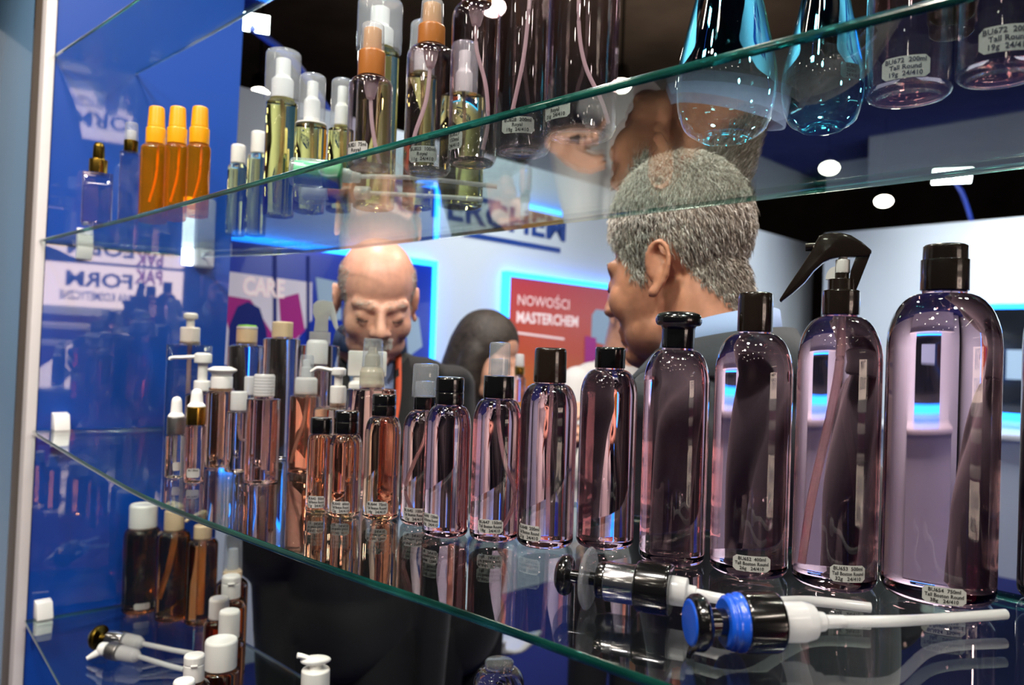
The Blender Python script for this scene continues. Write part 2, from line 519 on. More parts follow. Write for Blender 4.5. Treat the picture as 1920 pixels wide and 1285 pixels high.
bow = [(-1.695, .412), (-1.155, .362), (-.895, .345), (-.576, .353), (-.394, .366), (-.235, .372), (.2, .39), (.6, .42)]
shelf('glass_shelf', ZM, bow, [(-1.66, .70), (-1.3, .735), (-.6, .733), (.6, .733)], 'glass shelf with the long row of pink bottles on it, middle one')
shelf('glass_shelf', ZU, [(-1.695, .41), (-1.2, .418), (-.6, .415), (-.2, .42), (.6, .45)], [(-1.65, .69), (-1.3, .79), (-.6, .805), (.6, .82)], 'upper glass shelf seen from below, carrying the teal and yellow bottles')
shelf('glass_shelf', ZL, bow, [(-1.675, .66), (-1.3, .675), (-.6, .68), (.6, .68)], 'lower glass shelf carrying the white capped amber bottles')
shelf('glass_shelf', ZT, [(-1.695, .42), (-1.2, .44), (-.6, .44), (.6, .46)], [(-1.675, .56), (-1.3, .575), (-.6, .58), (.6, .58)], 'empty looking glass shelf overhead at the very top, edge crossing the blue wall')

for (px, z, lab) in ((150, ZU, 'white shelf clip on blue wall under upper glass shelf'), (120, ZM, 'white shelf clip on blue wall holding the middle glass shelf'), (102, ZL, 'white shelf clip on blue wall holding the lower glass shelf')):
    v, _ = on_u(px, 640, UW + .012)
    c = thing('shelf_clip', lab, 'clip', uv(UW, v, z), 0, 'shelf clips on the blue wall')
    mk('upper_jaw', [([tuple(uv(*p)) for p in prism([(0, 0), (.026, 0), (.018, .030), (0, .034)], -.014, .014)[0]], prism([(0, 0)] * 4, 0, 1)[1])], 'bright_white', c, bevel=.0015)
    mk('lower_jaw', [([tuple(uv(*p)) for p in prism([(0, -.0066), (0, -.034), (.018, -.030), (.026, -.0066)], -.014, .014)[0]], prism([(0, 0)] * 4, 0, 1)[1])], 'bright_white', c, bevel=.0015)

# added glowing box in place of a bright strip of light, rear end of blue wall
va, za = on_u(341, 497, UW + .05); vb, zb_ = on_u(366, 380, UW + .05); vc, _ = on_u(398, 497, UW + .05)
wl = thing('bright_strip', 'glowing white vertical light box at the rear edge of the blue wall', 'lamp', uv(UW + .05, 0))
mk('glow_bar', ubox(-.006, .004, va, vb, za, zb_ + .01), 'strip_glow', wl, bevel=.003)
vs, fs = lathe(soft([(0, za - .002), ((vc - vb) / 2, za - .002), ((vc - vb) / 2, zb_ + .01), (0, zb_ + .01)], .006), 24)
mk('housing', ([tuple(Vector(q) + uv(0, (vb + vc) / 2 + .002)) for q in vs], fs), 'milky', wl)
mk('bracket', ubox(-.035, -.005, va + .01, va + .025, za + .03, za + .06), 'satin_silver', wl)

# posters on the back wall with LED halo frames
def led_frame(u, v0, v1, z0, z1, parent, w=.03, d=.05, sides='lrtb'):
    if 't' in sides: mk('led_strip', ubox(u, u + d, v0, v1, z1, z1 + w), 'led_blue', parent)
    if 'b' in sides: mk('led_strip', ubox(u, u + d, v0, v1, z0 - w, z0), 'led_blue', parent)
    if 'l' in sides: mk('led_strip', ubox(u, u + d, v0 - w, v0, z0 - w, z1 + w), 'led_blue', parent)
    if 'r' in sides: mk('led_strip', ubox(u, u + d, v1, v1 + w, z0 - w, z1 + w), 'led_blue', parent)

U1 = UB + .045
v0, zt = on_u(395, 446, U1); v1, _ = on_u(812, 500, U1)
zt = 2.03; zb = .98
pp = thing('blue_poster', 'large dark blue backlit poster with white and magenta shapes reading CARE', 'poster')
mk('board', ubox(UB + .001, U1, v0, v1, zb, zt), 'poster_blue', pp, bevel=.004)
led_frame(UB + .002, v0, v1, zb, zt, pp)
def patch(name, pts, mat, parent, lift):
    q = [on_u(a, b, U1 + lift) for a, b in pts]
    mk(name, ([tuple(uv(U1 + lift, *c)) for c in q], [tuple(range(len(q)))]), mat, parent)
patch('print_area', [(396, 505), (585, 530), (585, 600), (540, 660), (396, 690)], 'print_white', pp, .001)
patch('print_area', [(412, 552), (470, 562), (520, 640), (440, 660)], 'print_magenta', pp, .002)
patch('print_area', [(425, 690), (430, 610), (445, 575), (465, 566), (487, 578), (500, 620), (505, 690)], 'print_navy', pp, .003)
patch('print_area', [(512, 470), (519, 470), (519, 700), (512, 700)], 'print_navy', pp, .004)
patch('print_area', [(575, 480), (581, 480), (581, 700), (575, 700)], 'print_navy', pp, .004)
patch('print_area', [(523, 560), (560, 550), (572, 620), (530, 660)], 'print_magenta', pp, .002)
patch('print_area', [(592, 520), (640, 530), (640, 600), (600, 600)], 'print_grey', pp, .002)
patch('print_area', [(760, 600), (785, 595), (792, 650), (765, 670)], 'print_grey', pp, .002)
va, za = on_u(455, 538, U1); vb, zb2 = on_u(532, 545, U1)
wall_text('lettering', 'CARE', .12, 'print_light', pp, (va + vb) / 2, za, U1 + .006, .003, width=vb - va)

v0, _ = on_u(955, 530, U1); v1 = v0 + 1.45
rp = thing('red_poster', 'red and orange backlit poster with blue halo reading MASTERCHEM', 'poster')
mk('board', ubox(UB + .001, U1, v0, v1, zb, zt), 'poster_red', rp, bevel=.004)
led_frame(UB + .002, v0, v1, zb, zt, rp)
va, za = on_u(968, 563, U1); vb, _ = on_u(1068, 588, U1)
wall_text('lettering', 'NOWOŚCI', .095, 'print_light', rp, (va + vb) / 2, za, U1 + .004, 0, width=(vb - va) * .96)
va, za = on_u(968, 592, U1); vb, _ = on_u(1083, 608, U1)
wall_text('lettering', 'MASTERCHEM', .098, 'print_light', rp, (va + vb) / 2, za - .012, U1 + .004, .003, width=vb - va)
patch('printed_line', [(968, 622), (1058, 634), (1058, 638), (968, 626)], 'print_light', rp, .004)
patch('printed_bottle', [(1108, 640), (1110, 590), (1118, 580), (1140, 584), (1146, 596), (1146, 650)], 'print_grey', rp, .003)
patch('printed_bottle', [(1096, 690), (1097, 630), (1118, 634), (1118, 690)], 'print_magenta', rp, .004)

# booth logo on the back wall
lg = thing('wall_logo', 'big blue MASTERCHEM lettering with bars on white back wall', 'sign')
va, _ = on_u(793, 400, UB); vb, _ = on_u(1060, 440, UB); lw = (vb - va) / 7 * 10
wall_text('lettering', 'MASTERCHEM', .215, 'sign_blue', lg, vb - lw / 2, 2.39, UB + .003, .006, width=lw)
va, z1 = on_u(868, 437, UB); vb, z2 = on_u(1050, 471, UB)
mk('underline_bar', ubox(UB, UB + .004, va, vb, (z1 + z2) / 2 - .016, (z1 + z2) / 2 + .016), 'sign_blue', lg)
va, z1 = on_u(938, 383, UB)
mk('upper_bar', ubox(UB, UB + .004, va - .9, va, z1 - .016, z1 + .016), 'sign_blue', lg)

# dark niche with LED strips on the right wall, and the counter under it
u0, zt2 = on_v(1800, 580, VR - .045); _, zb3 = on_v(1890, 776, VR - .045)
np_ = thing('wall_screen', 'dark wall panel with blue strip lights above and below on right wall', 'panel')
mk('board', ubox(u0, u0 + 1.6, VR - .045, VR - .001, zb3, zt2), 'dark_panel', np_, bevel=.004)
mk('led_strip', ubox(u0, u0 + 1.6, VR - .04, VR - .002, zt2, zt2 + .04), 'led_blue', np_)
mk('led_strip', ubox(u0, u0 + 1.6, VR - .06, VR - .002, zb3 - .06, zb3), 'led_blue', np_)
mk('printed_picture', ubox(u0 + .35, u0 + 1.2, VR - .047, VR - .045, zb3 + .28, zb3 + .52), 'print_grey', np_)
ct = thing('counter', 'long white counter below the dark panel on right wall', 'counter')
mk('worktop', ubox(u0 - .6, u0 + 2.2, VR - .75, VR - .002, 1.02, 1.06), 'white_plastic', ct, bevel=.005)
mk('front_panel', ubox(u0 - .55, u0 + 2.15, VR - .68, VR - .64, 0, 1.02), 'white_wall', ct)
mk('side_panel', ubox(u0 - .55, u0 - .51, VR - .64, VR - .01, 0, 1.02), 'white_wall', ct)

# hall lamps: round spots seen as discs, and flood lamps on arms
def spot(px, py, z, r, label):
    p = on_z(px, py, z)
    t = thing('hall_spotlight', label, 'lamp', p, 0, 'round spotlights under the dark hall ceiling')
    q = (EYE - p).normalized().lerp(Vector((0, 0, -1)), .55).to_track_quat('Z', 'Y').to_matrix().to_4x4()
    mk('housing', xf(lathe(soft([(0, -.3), (r * .8, -.28), (r * 1.12, 0), (r * 1.12, .02), (r * 1.0, .02), (r * 1.0, 0)], .02), 24), q), 'dark_metal', t)
    mk('lamp_face', xf(lathe([(0, .006), (r, .002)], 24), q), 'lamp_face', t)
    mk('hanger', sweep([(0, 0, .05), (0, 0, 6.0 - z)], .015, 8), 'dark_metal', t)
for px, py, z, r, lab in ((487, 177, 4.5, .115, 'round hall spotlight glowing just above the white back wall'),
                          (925, 12, 4.5, .10, 'round hall spotlight at the top edge of the picture among clear bottles'),
                          (1165, 160, 4.5, .10, 'round hall spotlight between the clear bottles and the teal bottle'),
                          (975, 322, 4.5, .13, 'round hall spotlight under the clear bottles above the blue lettering'),
                          (1555, 315, 4.5, .14, 'round hall spotlight below the second teal bottle'),
                          (1657, 377, 4.5, .15, 'round hall spotlight low over the right white wall')):
    spot(px, py, z, r, lab)
def flood(p, tgt, w, label, foot):
    t = thing('flood_lamp', label, 'lamp', p, 0, 'flood lamps on arms')
    q = (Vector(tgt) - p).to_track_quat('Z', 'Y').to_matrix().to_4x4()
    mk('housing', xf(box(-w, w, -w * .5, w * .5, -.05, 0), q), 'dark_metal', t, bevel=.005)
    mk('lamp_face', xf(box(-w * .92, w * .92, -w * .44, w * .44, .001, .004), q), 'flood_face', t)
    d = Vector(foot) - p
    mk('arm', sweep(smooth_path([(0, 0, -.02), tuple(d * .5 + Vector((0, 0, .05))), tuple(d)]), .018, 10), 'arm_blue', t)
p = on_z(470, 42, 2.98); flood(p, EYE, .085, 'bright flood lamp on an arm above the blue wall edge', uv(UB - .06, 2.2, WT) )
p = on_v(1785, 330, VR - .55); p = uv(p[0], VR - .55, p[1]); f_ = on_v(1822, 405, VR + .05); flood(p, p + Vector((-.2, -.5, -.5)), .15, 'flood lamp on a blue arm clamped to the right wall top', uv(f_[0], VR + .06, WT + .02))
# more of the hall's lamps, behind and beside the viewer, that glint in the bottles
k = 0
for i in range(5):
    for j in range(4):
        p = Vector((-4.6 + 1.5 * i + .3 * (j % 2), -5.4 + 2.1 * j, 4.6))
        t = thing('hall_spotlight', 'round spotlight %s in the %s row of ceiling lamps over the aisle' % (('first', 'second', 'third', 'fourth', 'fifth')[i], ('rearmost', 'third', 'second', 'front')[j]), 'lamp', p, 0, 'ceiling spotlights over the aisle')
        r = .15
        mk('housing', lathe(soft([(0, .25), (r * .8, .24), (r * 1.12, 0), (r, 0)], .02), 20), 'dark_metal', t)
        mk('lamp_face', lathe([(0, .004), (r, .006)], 20), 'lamp_face', t)
        mk('hanger', sweep([(0, 0, .2), (0, 0, 1.4)], .015, 6), 'dark_metal', t)

# neighbouring stand on the far right whose lit fascia is mirrored in the blue wall
UP = 1.6
st = thing('stand_fascia', 'lit white fascia reading PAKFORM on the stand opposite, mirrored in blue wall', 'sign')
va, zt4 = mirrored(88, 489, UP); vb, _ = mirrored(345, 500, UP); _, zb4 = mirrored(200, 578, UP)
mk('lightbox', ubox(UP, UP + .15, va - .05, vb, zb4, zt4), 'lightbox', st, bevel=.005)
mk('frame', ubox(UP + .002, UP + .16, va - .1, vb + .05, zb4 - .05, zb4), 'white_wall', st, bevel=.005)
v0, z0 = mirrored(307, 524, UP); v1, _ = mirrored(252, 524, UP); hh = abs(mirrored(210, 510, UP)[1] - mirrored(210, 538, UP)[1]) * 1.35
wall_text('lettering', 'PAK', hh, 'sign_magenta', st, (v0 + v1) / 2, z0, UP - .004, hh * .03, width=abs(v0 - v1) * .95, flip=True)
v2, z0 = mirrored(120, 522, UP)
wall_text('lettering', 'FORM', hh, 'sign_navy', st, (v1 + v2) / 2, z0, UP - .004, hh * .03, width=abs(v1 - v2) * .95, flip=True)
v0, z0 = mirrored(318, 566, UP); v1, _ = mirrored(110, 566, UP)
wall_text('lettering', 'OPAKOWANIA KOSMETYCZNE', hh * .6, 'sign_blue', st, (v0 + v1) / 2, z0, UP - .004, hh * .01, width=abs(v0 - v1), flip=True)
lamp('AREA', uv(UP - .6, va + .1, 2.3), 30, .5, WARM, uv(UP + .1, (va + vb) / 2, 1.2))  # added warm light, unseen, brightens the shelving and what the peach bottles refract
sb = thing('stand_shelving', 'pale shelving unit under the lit fascia of the stand opposite', 'shelving')
va -= .05; z1 = mirrored(200, 590, UP)[1]; z2 = mirrored(200, 640, UP)[1]; z3 = mirrored(200, 700, UP)[1]
mk('back_board', ubox(UP + .12, UP + .16, va, vb, 0, zb4 - .06), 'print_magenta', sb)
for z in (z1 - .06, z2, z3): mk('shelf_board', ubox(UP - .1, UP + .12, va, vb, z - .03, z), 'post_white', sb, bevel=.003)
mk('plinth', ubox(UP - .1, UP + .12, va, vb, 0, z3 - .25), 'sign_magenta', sb)

# white shell chair beyond the case
def shell_chair(loc, rz):
    t = thing('shell_chair', 'white moulded chair on the blue carpet behind the case', 'chair', loc, rz)
    V, Fc = [], []
    n, m = 15, 12
    for i in range(n):
        s = i / (n - 1)
        if s < .5: y, z = -.22 + .80 * s * .55 * 1.1, .45 - .035 * math.sin(s * 2 * math.pi)
        else: q = (s - .5) * 2; y, z = .02 + .20 * math.sin(q * 1.2), .45 + .38 * q ** 1.4
        for j in range(m):
            a = -1 + 2 * j / (m - 1)
            V.append((a * (.23 - .03 * s), y - .05 * a * a * (1 if s > .5 else .2), z + .05 * a * a * (1 if s < .6 else .2)))
    for i in range(n - 1):
        for j in range(m - 1): Fc.append((i * m + j, i * m + j + 1, (i + 1) * m + j + 1, (i + 1) * m + j))
    o = mk('seat_shell', (V, Fc), 'chair_white', t, 80)
    md = o.modifiers.new('thick', 'SOLIDIFY'); md.thickness = .012
    for sx in (-1, 1):
        for sy in (-1, 1):
            mk('leg', sweep([(sx * .12, sy * .1, .43), (sx * .2, sy * .2, 0)], .011, 10), 'silver', t)
p = on_z(855, 1222, .45); shell_chair((p.x, p.y, 0), 2.6)

# ------------------------------------------------------------------ bottles
class Bot:
    """A bottle standing on a shelf. Radii and heights are given in pixels as measured at the bottle; they become metres at its distance."""
    def __init__(s, name, label, group, cx, w, zs, yb=None, depth=None, cat='bottle'):
        if depth is None:
            yc = yb
            for _ in range(8):
                hor = 642.5 + F * math.tan(PITCH) + ROLL * (cx - 960)
                yc = yb - (w / 2) * abs(yc - hor) / F
            P = on_z(cx, yc, zs)
        else:
            d = ray(cx, 640); P = Vector((d.x / d.y * depth, depth, zs))
            for _ in range(4):
                q = proj(P); P.x += (cx - q[0]) / F * depth
            yc = proj(P)[1]
        s.P, s.yc = P, yc
        s.k = (P - EYE).dot(_f) / F
        th = math.atan2(P.x, P.y); D = math.hypot(P.x, P.y)
        lo, hi = 1e-4, .3
        for _ in range(40):
            R = (lo + hi) / 2; a = math.asin(min(.9, R / D))
            if F * (math.tan(th + a) - math.tan(th - a)) > w: hi = R
            else: lo = R
        s.R = R; s.sx = R / (w / 2)
        s.root = thing(name, label, cat, (P.x, P.y, zs + .0004), -th, group)
    def z(s, y): return (s.yc - y) * s.k
    def lathe(s, name, mat, prof, rnd=2.0, seg=36, parent=None):
        pr = soft([(r * s.sx, s.z(y)) for r, y in prof], rnd * s.k)
        return mk(name, lathe(pr, seg), mat, parent or s.root)
    def body(s, mat, ysh, yneck, rneck, base='punt', shape=1.0, hollow=False, foot=.12, flat=1.0, seg=56, square=False, taper=0):
        R = s.R; rn = rneck * s.sx; zs_, zn = s.z(ysh), s.z(yneck)
        b = min(foot * R * 2, .012)
        prof = [(0, .004 if not hollow else .006), (R * .45, .003), (R * .72, .0002), (R - b, 0)]
        prof += [(R - b + b * math.sin(t), b - b * math.cos(t)) for t in (.4, .8, 1.2, math.pi / 2)]
        for t in (.33, .66): prof.append((R + taper * R * t, b + (zs_ - b) * t))
        n = 9
        Rt = R * (1 + taper)
        for i in range(n + 1):
            t = i / n * math.pi / 2
            prof.append((rn + (Rt - rn) * math.cos(t) ** shape, zs_ + (zn - .002 - zs_) * math.sin(t)))
        prof.append((rn, zn)); prof.append((rn, zn + .003))
        if not hollow: prof.append((0, zn + .003))
        else:
            w_ = .0011
            inner = [(max(r - w_, 0), z + (.0025 if z < b * 1.01 and r < R - 1e-4 else 0)) for r, z in prof if r > 1e-6]
            prof = prof + inner[::-1] + [(0, .0085)]
        vs, fs = lathe(prof, seg)
        if square:
            out = []
            for x, y, z in vs:
                r = math.hypot(x, y)
                if r > rn * 1.02 and z < zs_ + (zn - zs_) * .9:
                    m = max(abs(x), abs(y)) / r
                    q = (1 / max(m, .74)) * .88
                    x, y = x * q, y * q * flat
                out.append((x, y, z))
            vs = out
        elif flat != 1.0:
            vs = [(x, y * flat if z < zn - .004 else y, z) for x, y, z in vs]
        return mk('body', (vs, fs), mat, s.root, 60)
    def tube(s, pts, r=2.2, mat='tube_plastic', shrink=.8):
        pts = [(dx * s.sx * shrink, 0, s.z(y)) for dx, y in pts]
        return mk('dip_tube', sweep(smooth_path(pts), r * s.k, 10), mat, s.root)
    def label(s, dx, y0, y1, wpx, lines, mat='label_paper', ink='ink', out=1.004):
        """paper label wrapped on the body, dx pixels from its middle"""
        R = s.R * out; a0 = math.asin(max(-.93, min(.93, dx * s.sx / s.R)))
        wm = wpx * s.sx / max(.45, math.cos(a0)); z0, z1 = s.z(y1), s.z(y0); n = 10
        up = (EYE.z - s.P.z - z0) * s.R * math.cos(a0) / math.hypot(s.P.x, s.P.y); z0 += up; z1 += up   # the front of the bottle is nearer than its axis
        rr = .18 * (z1 - z0)
        def wrap(x, z, o=0): a = a0 + x / R; return ((R + o) * math.sin(a), -(R + o) * math.cos(a), z)
        V, Fc = [], []
        for i in range(n + 1):
            x = -wm / 2 + wm * i / n
            e = rr if i in (0, n) else 0
            V += [wrap(x, z0 + e), wrap(x, z1 - e)]
        for i in range(n): Fc.append((2 * i, 2 * i + 2, 2 * i + 3, 2 * i + 1))
        lb = mk('label', (V, Fc), mat, s.root)
        h = (z1 - z0); G = []
        for i, tx in enumerate(lines):
            vs, fs = text_geom(tx, h * .30, h * .006)
            tw = max(p[0] for p in vs) - min(p[0] for p in vs)
            kx = min(1, wm * .88 / tw)
            zc = z0 + h * (.80 - .30 * i)
            G.append(([wrap(p[0] * kx, zc + p[1], .00025) for p in vs], fs))
        if G: mk('lettering', G, ink, lb)
        return lb

GP = 'pink bottles in the front row of the middle shelf'
def lab_lines(code, ml, g): return ['BU%s  %sml' % (code, ml), 'Tall Boston Round', '%sg   24/410' % g]

# --- front row, middle shelf, from the right
b = Bot('pink_bottle', 'tall pink bottle cut off by the right picture edge', GP, 2018, 236, ZM, yb=1172)
b.body('pink', 650, 520, 46); b.lathe('cap', 'brown_black', [(0, 520), (50, 520), (50, 420), (48, 415), (0, 415)])

b = Bot('pink_bottle', 'largest whole pink bottle with black disc top cap beside the right picture edge', GP, 1756, 222, ZM, yb=1151)
b.body('pink', 655, 547, 44)
b.lathe('cap', 'brown_black', [(0, 547), (45, 547), (44, 475), (43.5, 462), (38, 459), (0, 459)], 2)
b.lathe('cap_ring', 'brown_black', [(45.5, 488), (47.5, 488), (47.5, 545), (45.5, 545)], .5)
b.label(14, 1103, 1133, 80, lab_lines('654', '750', '38'))

b = Bot('trigger_spray_bottle', 'pink bottle with black trigger sprayer and curved dip tube', GP, 1562, 162, ZM, yb=1119)
b.body('pink', 680, 590, 32)
cx0 = 1567
def T(x, y): return ((1440 + x / 5.84 - cx0) * b.sx, b.z(420 + y / 5.84))
b.lathe('collar', 'brown_black', [(0, 591), (36, 591), (36, 547), (33, 545), (26, 545), (26, 524), (14, 524), (14, 512), (0, 512)], 1)
b.lathe('neck_ring', 'pink', [(30, 597), (33, 597), (33, 592), (30, 592)], .5)
tr = Vector((.0, 0, 0))
head = [(480, 130), (540, 108), (620, 98), (720, 102), (830, 132), (950, 208), (1055, 300), (1060, 330), (1020, 365), (890, 368), (700, 368), (610, 388), (530, 425), (430, 515), (330, 645), (200, 762), (62, 868), (48, 842), (150, 680), (270, 500), (385, 320), (440, 210)]
hd = mk('trigger_head', prism([T(*q) for q in head], -15 * b.sx, 15 * b.sx), 'brown_black', b.root, bevel=3.2 * b.sx)
mk('nozzle', sweep([T(330, 246)[:1] + (0,) + T(330, 246)[1:], T(450, 246)[:1] + (0,) + T(450, 246)[1:]], 8.5 * b.sx, 16), 'brown_black', hd)
mk('rear_strut', prism([T(*q) for q in [(895, 350), (1052, 330), (905, 732), (815, 735), (838, 520)]], -11 * b.sx, 11 * b.sx), 'brown_black', b.root, bevel=1.5 * b.sx)
x0, z0 = T(750, 395); r_ = 14 * b.sx
mk('pump_piston', xf(lathe(soft([(0, b.z(513)), (r_, b.z(513)), (r_, b.z(487)), (r_ * .62, b.z(487)), (r_ * .62, b.z(478)), (0, b.z(478))], .001), 24), Matrix.Translation((x0, 0, 0))), 'white_plastic', b.root)
quarter = [T(668, 610)] + [T(668 - 103 * math.cos(t), 610 - 140 * math.sin(t)) for t in [i * math.pi / 2 / 8 for i in range(9)]]
mk('lock_tab', prism(quarter, -7 * b.sx, 7 * b.sx), 'white_plastic', b.root)
b.tube([(2, 600), (2, 660), (-4, 720), (-22, 820), (-46, 940), (-62, 1060)], 6, shrink=.72)
b.label(27, 1060, 1090, 64, lab_lines('653', '500', '32'))

b = Bot('pink_bottle', 'tall pink bottle with tall narrow black cap next to the trigger sprayer', GP, 1402, 148, ZM, yb=1093)
b.body('pink', 705, 622, 31)
b.lathe('cap', 'brown_black', [(0, 623), (33.5, 623), (33, 560), (32, 551), (27, 549), (0, 549)])
b.label(7, 1045, 1073, 70, lab_lines('652', '400', '26'))

b = Bot('pink_bottle', 'pink bottle with black mushroom shaped cap in front of the grey haired man', GP, 1259, 124, ZM, yb=1068)
b.body('pink', 720, 653, 30)
b.lathe('cap', 'black_plastic', [(0, 654), (31, 654), (31, 618), (33, 612), (41, 611), (44, 605), (44, 597), (40, 590), (30, 586), (0, 584)], 2.5)

b = Bot('pink_bottle', 'pink bottle with short black screw cap left of the mushroom cap', GP, 1133, 108, ZM, yb=1036)
b.body('pink', 745, 690, 27)
b.lathe('cap', 'black_plastic', [(0, 691), (28.5, 691), (28.5, 656), (26.5, 652), (0, 652)], 1)

b = Bot('pink_bottle', 'pink bottle with dark brown cylindrical cap and grey label', GP, 1021, 106, ZM, yb=1034)
b.body('pink', 772, 717, 29)
b.lathe('cap', 'brown_black', [(0, 718), (31, 718), (30, 660), (29, 655), (25, 653), (0, 653)], 1.5)
b.tube([(4, 722), (4, 780), (2, 850), (3, 900), (6, 1000)], 3, shrink=.7)
b.label(-31, 988, 1016, 42, lab_lines('648', '200', '21'))

b = Bot('mist_spray_bottle', 'pink mist spray bottle with black collar and clear cap near the woman', GP, 926, 92, ZM, yb=1021)
b.body('pink', 795, 746, 28)
b.lathe('collar', 'black_plastic', [(0, 747), (29, 747), (28.5, 706), (0, 705)], 1)
b.lathe('actuator', 'frosted', [(0, 705), (16, 705), (16, 674), (0, 673)], 1)
b.lathe('overcap', 'frosted', [(20.5, 704), (19.5, 646), (17, 643), (0, 642)], 2)
b.tube([(0, 750), (2, 800), (14, 870), (30, 920), (24, 960), (2, 1004)], 3.2, shrink=.9)
b.label(-8, 977, 1002, 48, lab_lines('647', '150', '18'))

b = Bot('pink_bottle', 'pink bottle with glossy black flip cap beside a clear capped spray', GP, 834, 86, ZM, yb=1013)
b.body('pink', 805, 758, 25)
b.lathe('cap', 'black_plastic', [(0, 759), (27, 759), (27, 738), (26.4, 737), (26.4, 735), (27, 734), (27, 712), (25, 708), (0, 707)], 1.2)
b.label(-29, 965, 990, 30, lab_lines('646', '120', '16'))

b = Bot('mist_spray_bottle', 'pink mist spray bottle with clear cap half behind black flip capped one', GP, 789, 78, ZM, yb=990)
b.body('rose', 810, 768, 20)
b.lathe('collar', 'black_plastic', [(0, 769), (20.5, 769), (20.5, 744), (0, 743)], 1)
b.lathe('actuator', 'frosted', [(0, 743), (19, 743), (19, 716), (0, 715)], 1)
b.lathe('overcap', 'frosted', [(25, 745), (24, 686), (21, 683), (0, 682)], 2)
b.tube([(4, 772), (2, 820), (-14, 870), (-26, 920), (-10, 960)], 2.8, shrink=.9)
b.label(-14, 955, 980, 44, lab_lines('645', '100', '15'))

b = Bot('peach_bottle', 'peach coloured bottle with black flip cap, tallest of the three small ones', 'small peach bottles with black caps', 713, 68, ZM, yb=979)
b.body('peach', 818, 779, 22)
b.lathe('cap', 'black_plastic', [(0, 780), (23, 780), (23, 762), (22.5, 761), (22.5, 759), (23, 758), (23, 743), (21, 740), (0, 739)], 1)
b.label(-8, 943, 966, 42, lab_lines('644', '75', '14'))

b = Bot('peach_bottle', 'peach bottle with black flip cap, second in height of the small three', 'small peach bottles with black caps', 644, 62, ZM, yb=973)
b.body('peach', 842, 812, 21)
b.lathe('cap', 'black_plastic', [(0, 813), (23, 813), (23, 793), (22.5, 792), (22.5, 790), (23, 789), (23, 774), (21, 771), (0, 770)], 1)
b.label(-7, 942, 964, 36, lab_lines('643', '60', '12'))

b = Bot('peach_bottle', 'slim peach bottle with low black cap, smallest of the small three', 'small peach bottles with black caps', 597, 50, ZM, yb=966)
b.body('peach', 830, 812, 19)
b.lathe('cap', 'black_plastic', [(0, 813), (20.5, 813), (20.5, 788), (19, 784), (0, 783)], 1)
b.label(-6, 932, 954, 34, lab_lines('642', '50', '11'))

# --- rear and left group, middle shelf
GB = 'assorted peach bottles at the far end of the middle shelf'
def dropper(lab, cx, yb, w, mat_body, collar, y_bulb, y_c0, y_c1, rb, rc):
    b = Bot('dropper_bottle', lab, GB, cx, w, ZM, yb=yb)
    b.body(mat_body, y_c1 + 6, y_c1, rc * .9, foot=.08)
    b.lathe('collar', collar, [(0, y_c1 + 1), (rc, y_c1 + 1), (rc, y_c0), (0, y_c0)], 1)
    b.lathe('bulb', 'bright_white', [(0, y_c0), (rb * 1.5, y_c0), (rb * 1.4, y_c0 - 4), (rb * 1.02, y_c0 - 8), (rb * .9, y_bulb + 8), (rb * .65, y_bulb + 2), (0, y_bulb)], 3)
    b.tube([(0, y_c1), (0, yb - 24)], 2.4, 'milky')
    return b
dropper('small dropper bottle with white bulb and grey silver collar', 326, 899, 36, 'blush', 'satin_silver', 744, 783, 814, 11, 17).label(4, 868, 884, 14, [])
dropper('dropper bottle with white bulb and gold collar', 363, 908, 38, 'rose', 'gold', 729, 764, 796, 12, 18.5).label(-2, 880, 897, 26, ['BU 30ml'])

def pump_head(b, y_top, y_neck, y_col0, y_col1, r_top, r_neck, r_col, spout=None, mat='white_plastic', colmat=None, flare=False):
    b.lathe('collar', colmat or mat, [(0, y_col1), (r_col, y_col1), (r_col, y_col0 + 2), (r_col - 2, y_col0), (0, y_col0)], 1.2)
    if flare:
        b.lathe('pump_head', mat, [(0, y_col0), (r_neck, y_col0), (r_neck, y_neck), (r_top, y_neck - 5), (r_top, y_neck - 8), (r_top * .6, y_top), (0, y_top)], 2)
        return
    hd = b.lathe('pump_head', mat, [(0, y_col0), (r_neck * .55, y_col0), (r_neck * .55, y_neck), (r_neck, y_neck - 2), (r_neck, y_top + 3), (r_neck * .7, y_top), (0, y_top)], 1.5)
    if spout:
        pts = [(dx * b.sx, 0, b.z(y)) for dx, y in spout]
        P = smooth_path(pts, 5); n = len(P)
        mk('spout', sweep(P, [((4.6 - 1.6 * i / n) * b.sx * 1.5, (4.6 - 1.6 * i / n) * b.sx) for i in range(n)], 12), mat, hd)

b = Bot('pump_bottle', 'peach bottle with flared white pump top and orange liquid', GB, 410, 58, ZM, yb=880)
b.body('peach', 742, 732, 24, foot=.08)
pump_head(b, 688, 701, 706, 733, 28, 20, 21, flare=True)
b.tube([(0, 735), (2, 860)], 3)
b = Bot('pump_bottle', 'clear bottle with long white pump spout pointing left behind flared pump', GB, 374, 62, ZM, depth=1.24)
b.body('blush', 745, 736, 22, foot=.08)
pump_head(b, 662, 683, 714, 736, 0, 17, 16, [(12, 669), (-10, 670), (-40, 672), (-58, 673), (-62, 677)])
b.tube([(0, 735), (2, 830)], 2.6)
b = Bot('pump_bottle', 'big dark square bottle with small white pump nearest the blue wall', GB, 349, 96, ZM, depth=1.44)
b.body('blush', 648, 644, 20, foot=.06, square=True)
pump_head(b, 587, 600, 614, 645, 0, 14, 19, [(0, 591), (-8, 591), (-12, 593)])
b.tube([(0, 645), (0, 800)], 4)
b = Bot('square_bottle', 'clear bottle with white cap topped in lime green', GB, 455, 70, ZM, depth=1.31)
b.body('blush', 652, 645, 20, foot=.06)
b.lathe('cap', 'beige_plastic', [(0, 646), (20, 646), (20, 618), (0, 617)], 1)
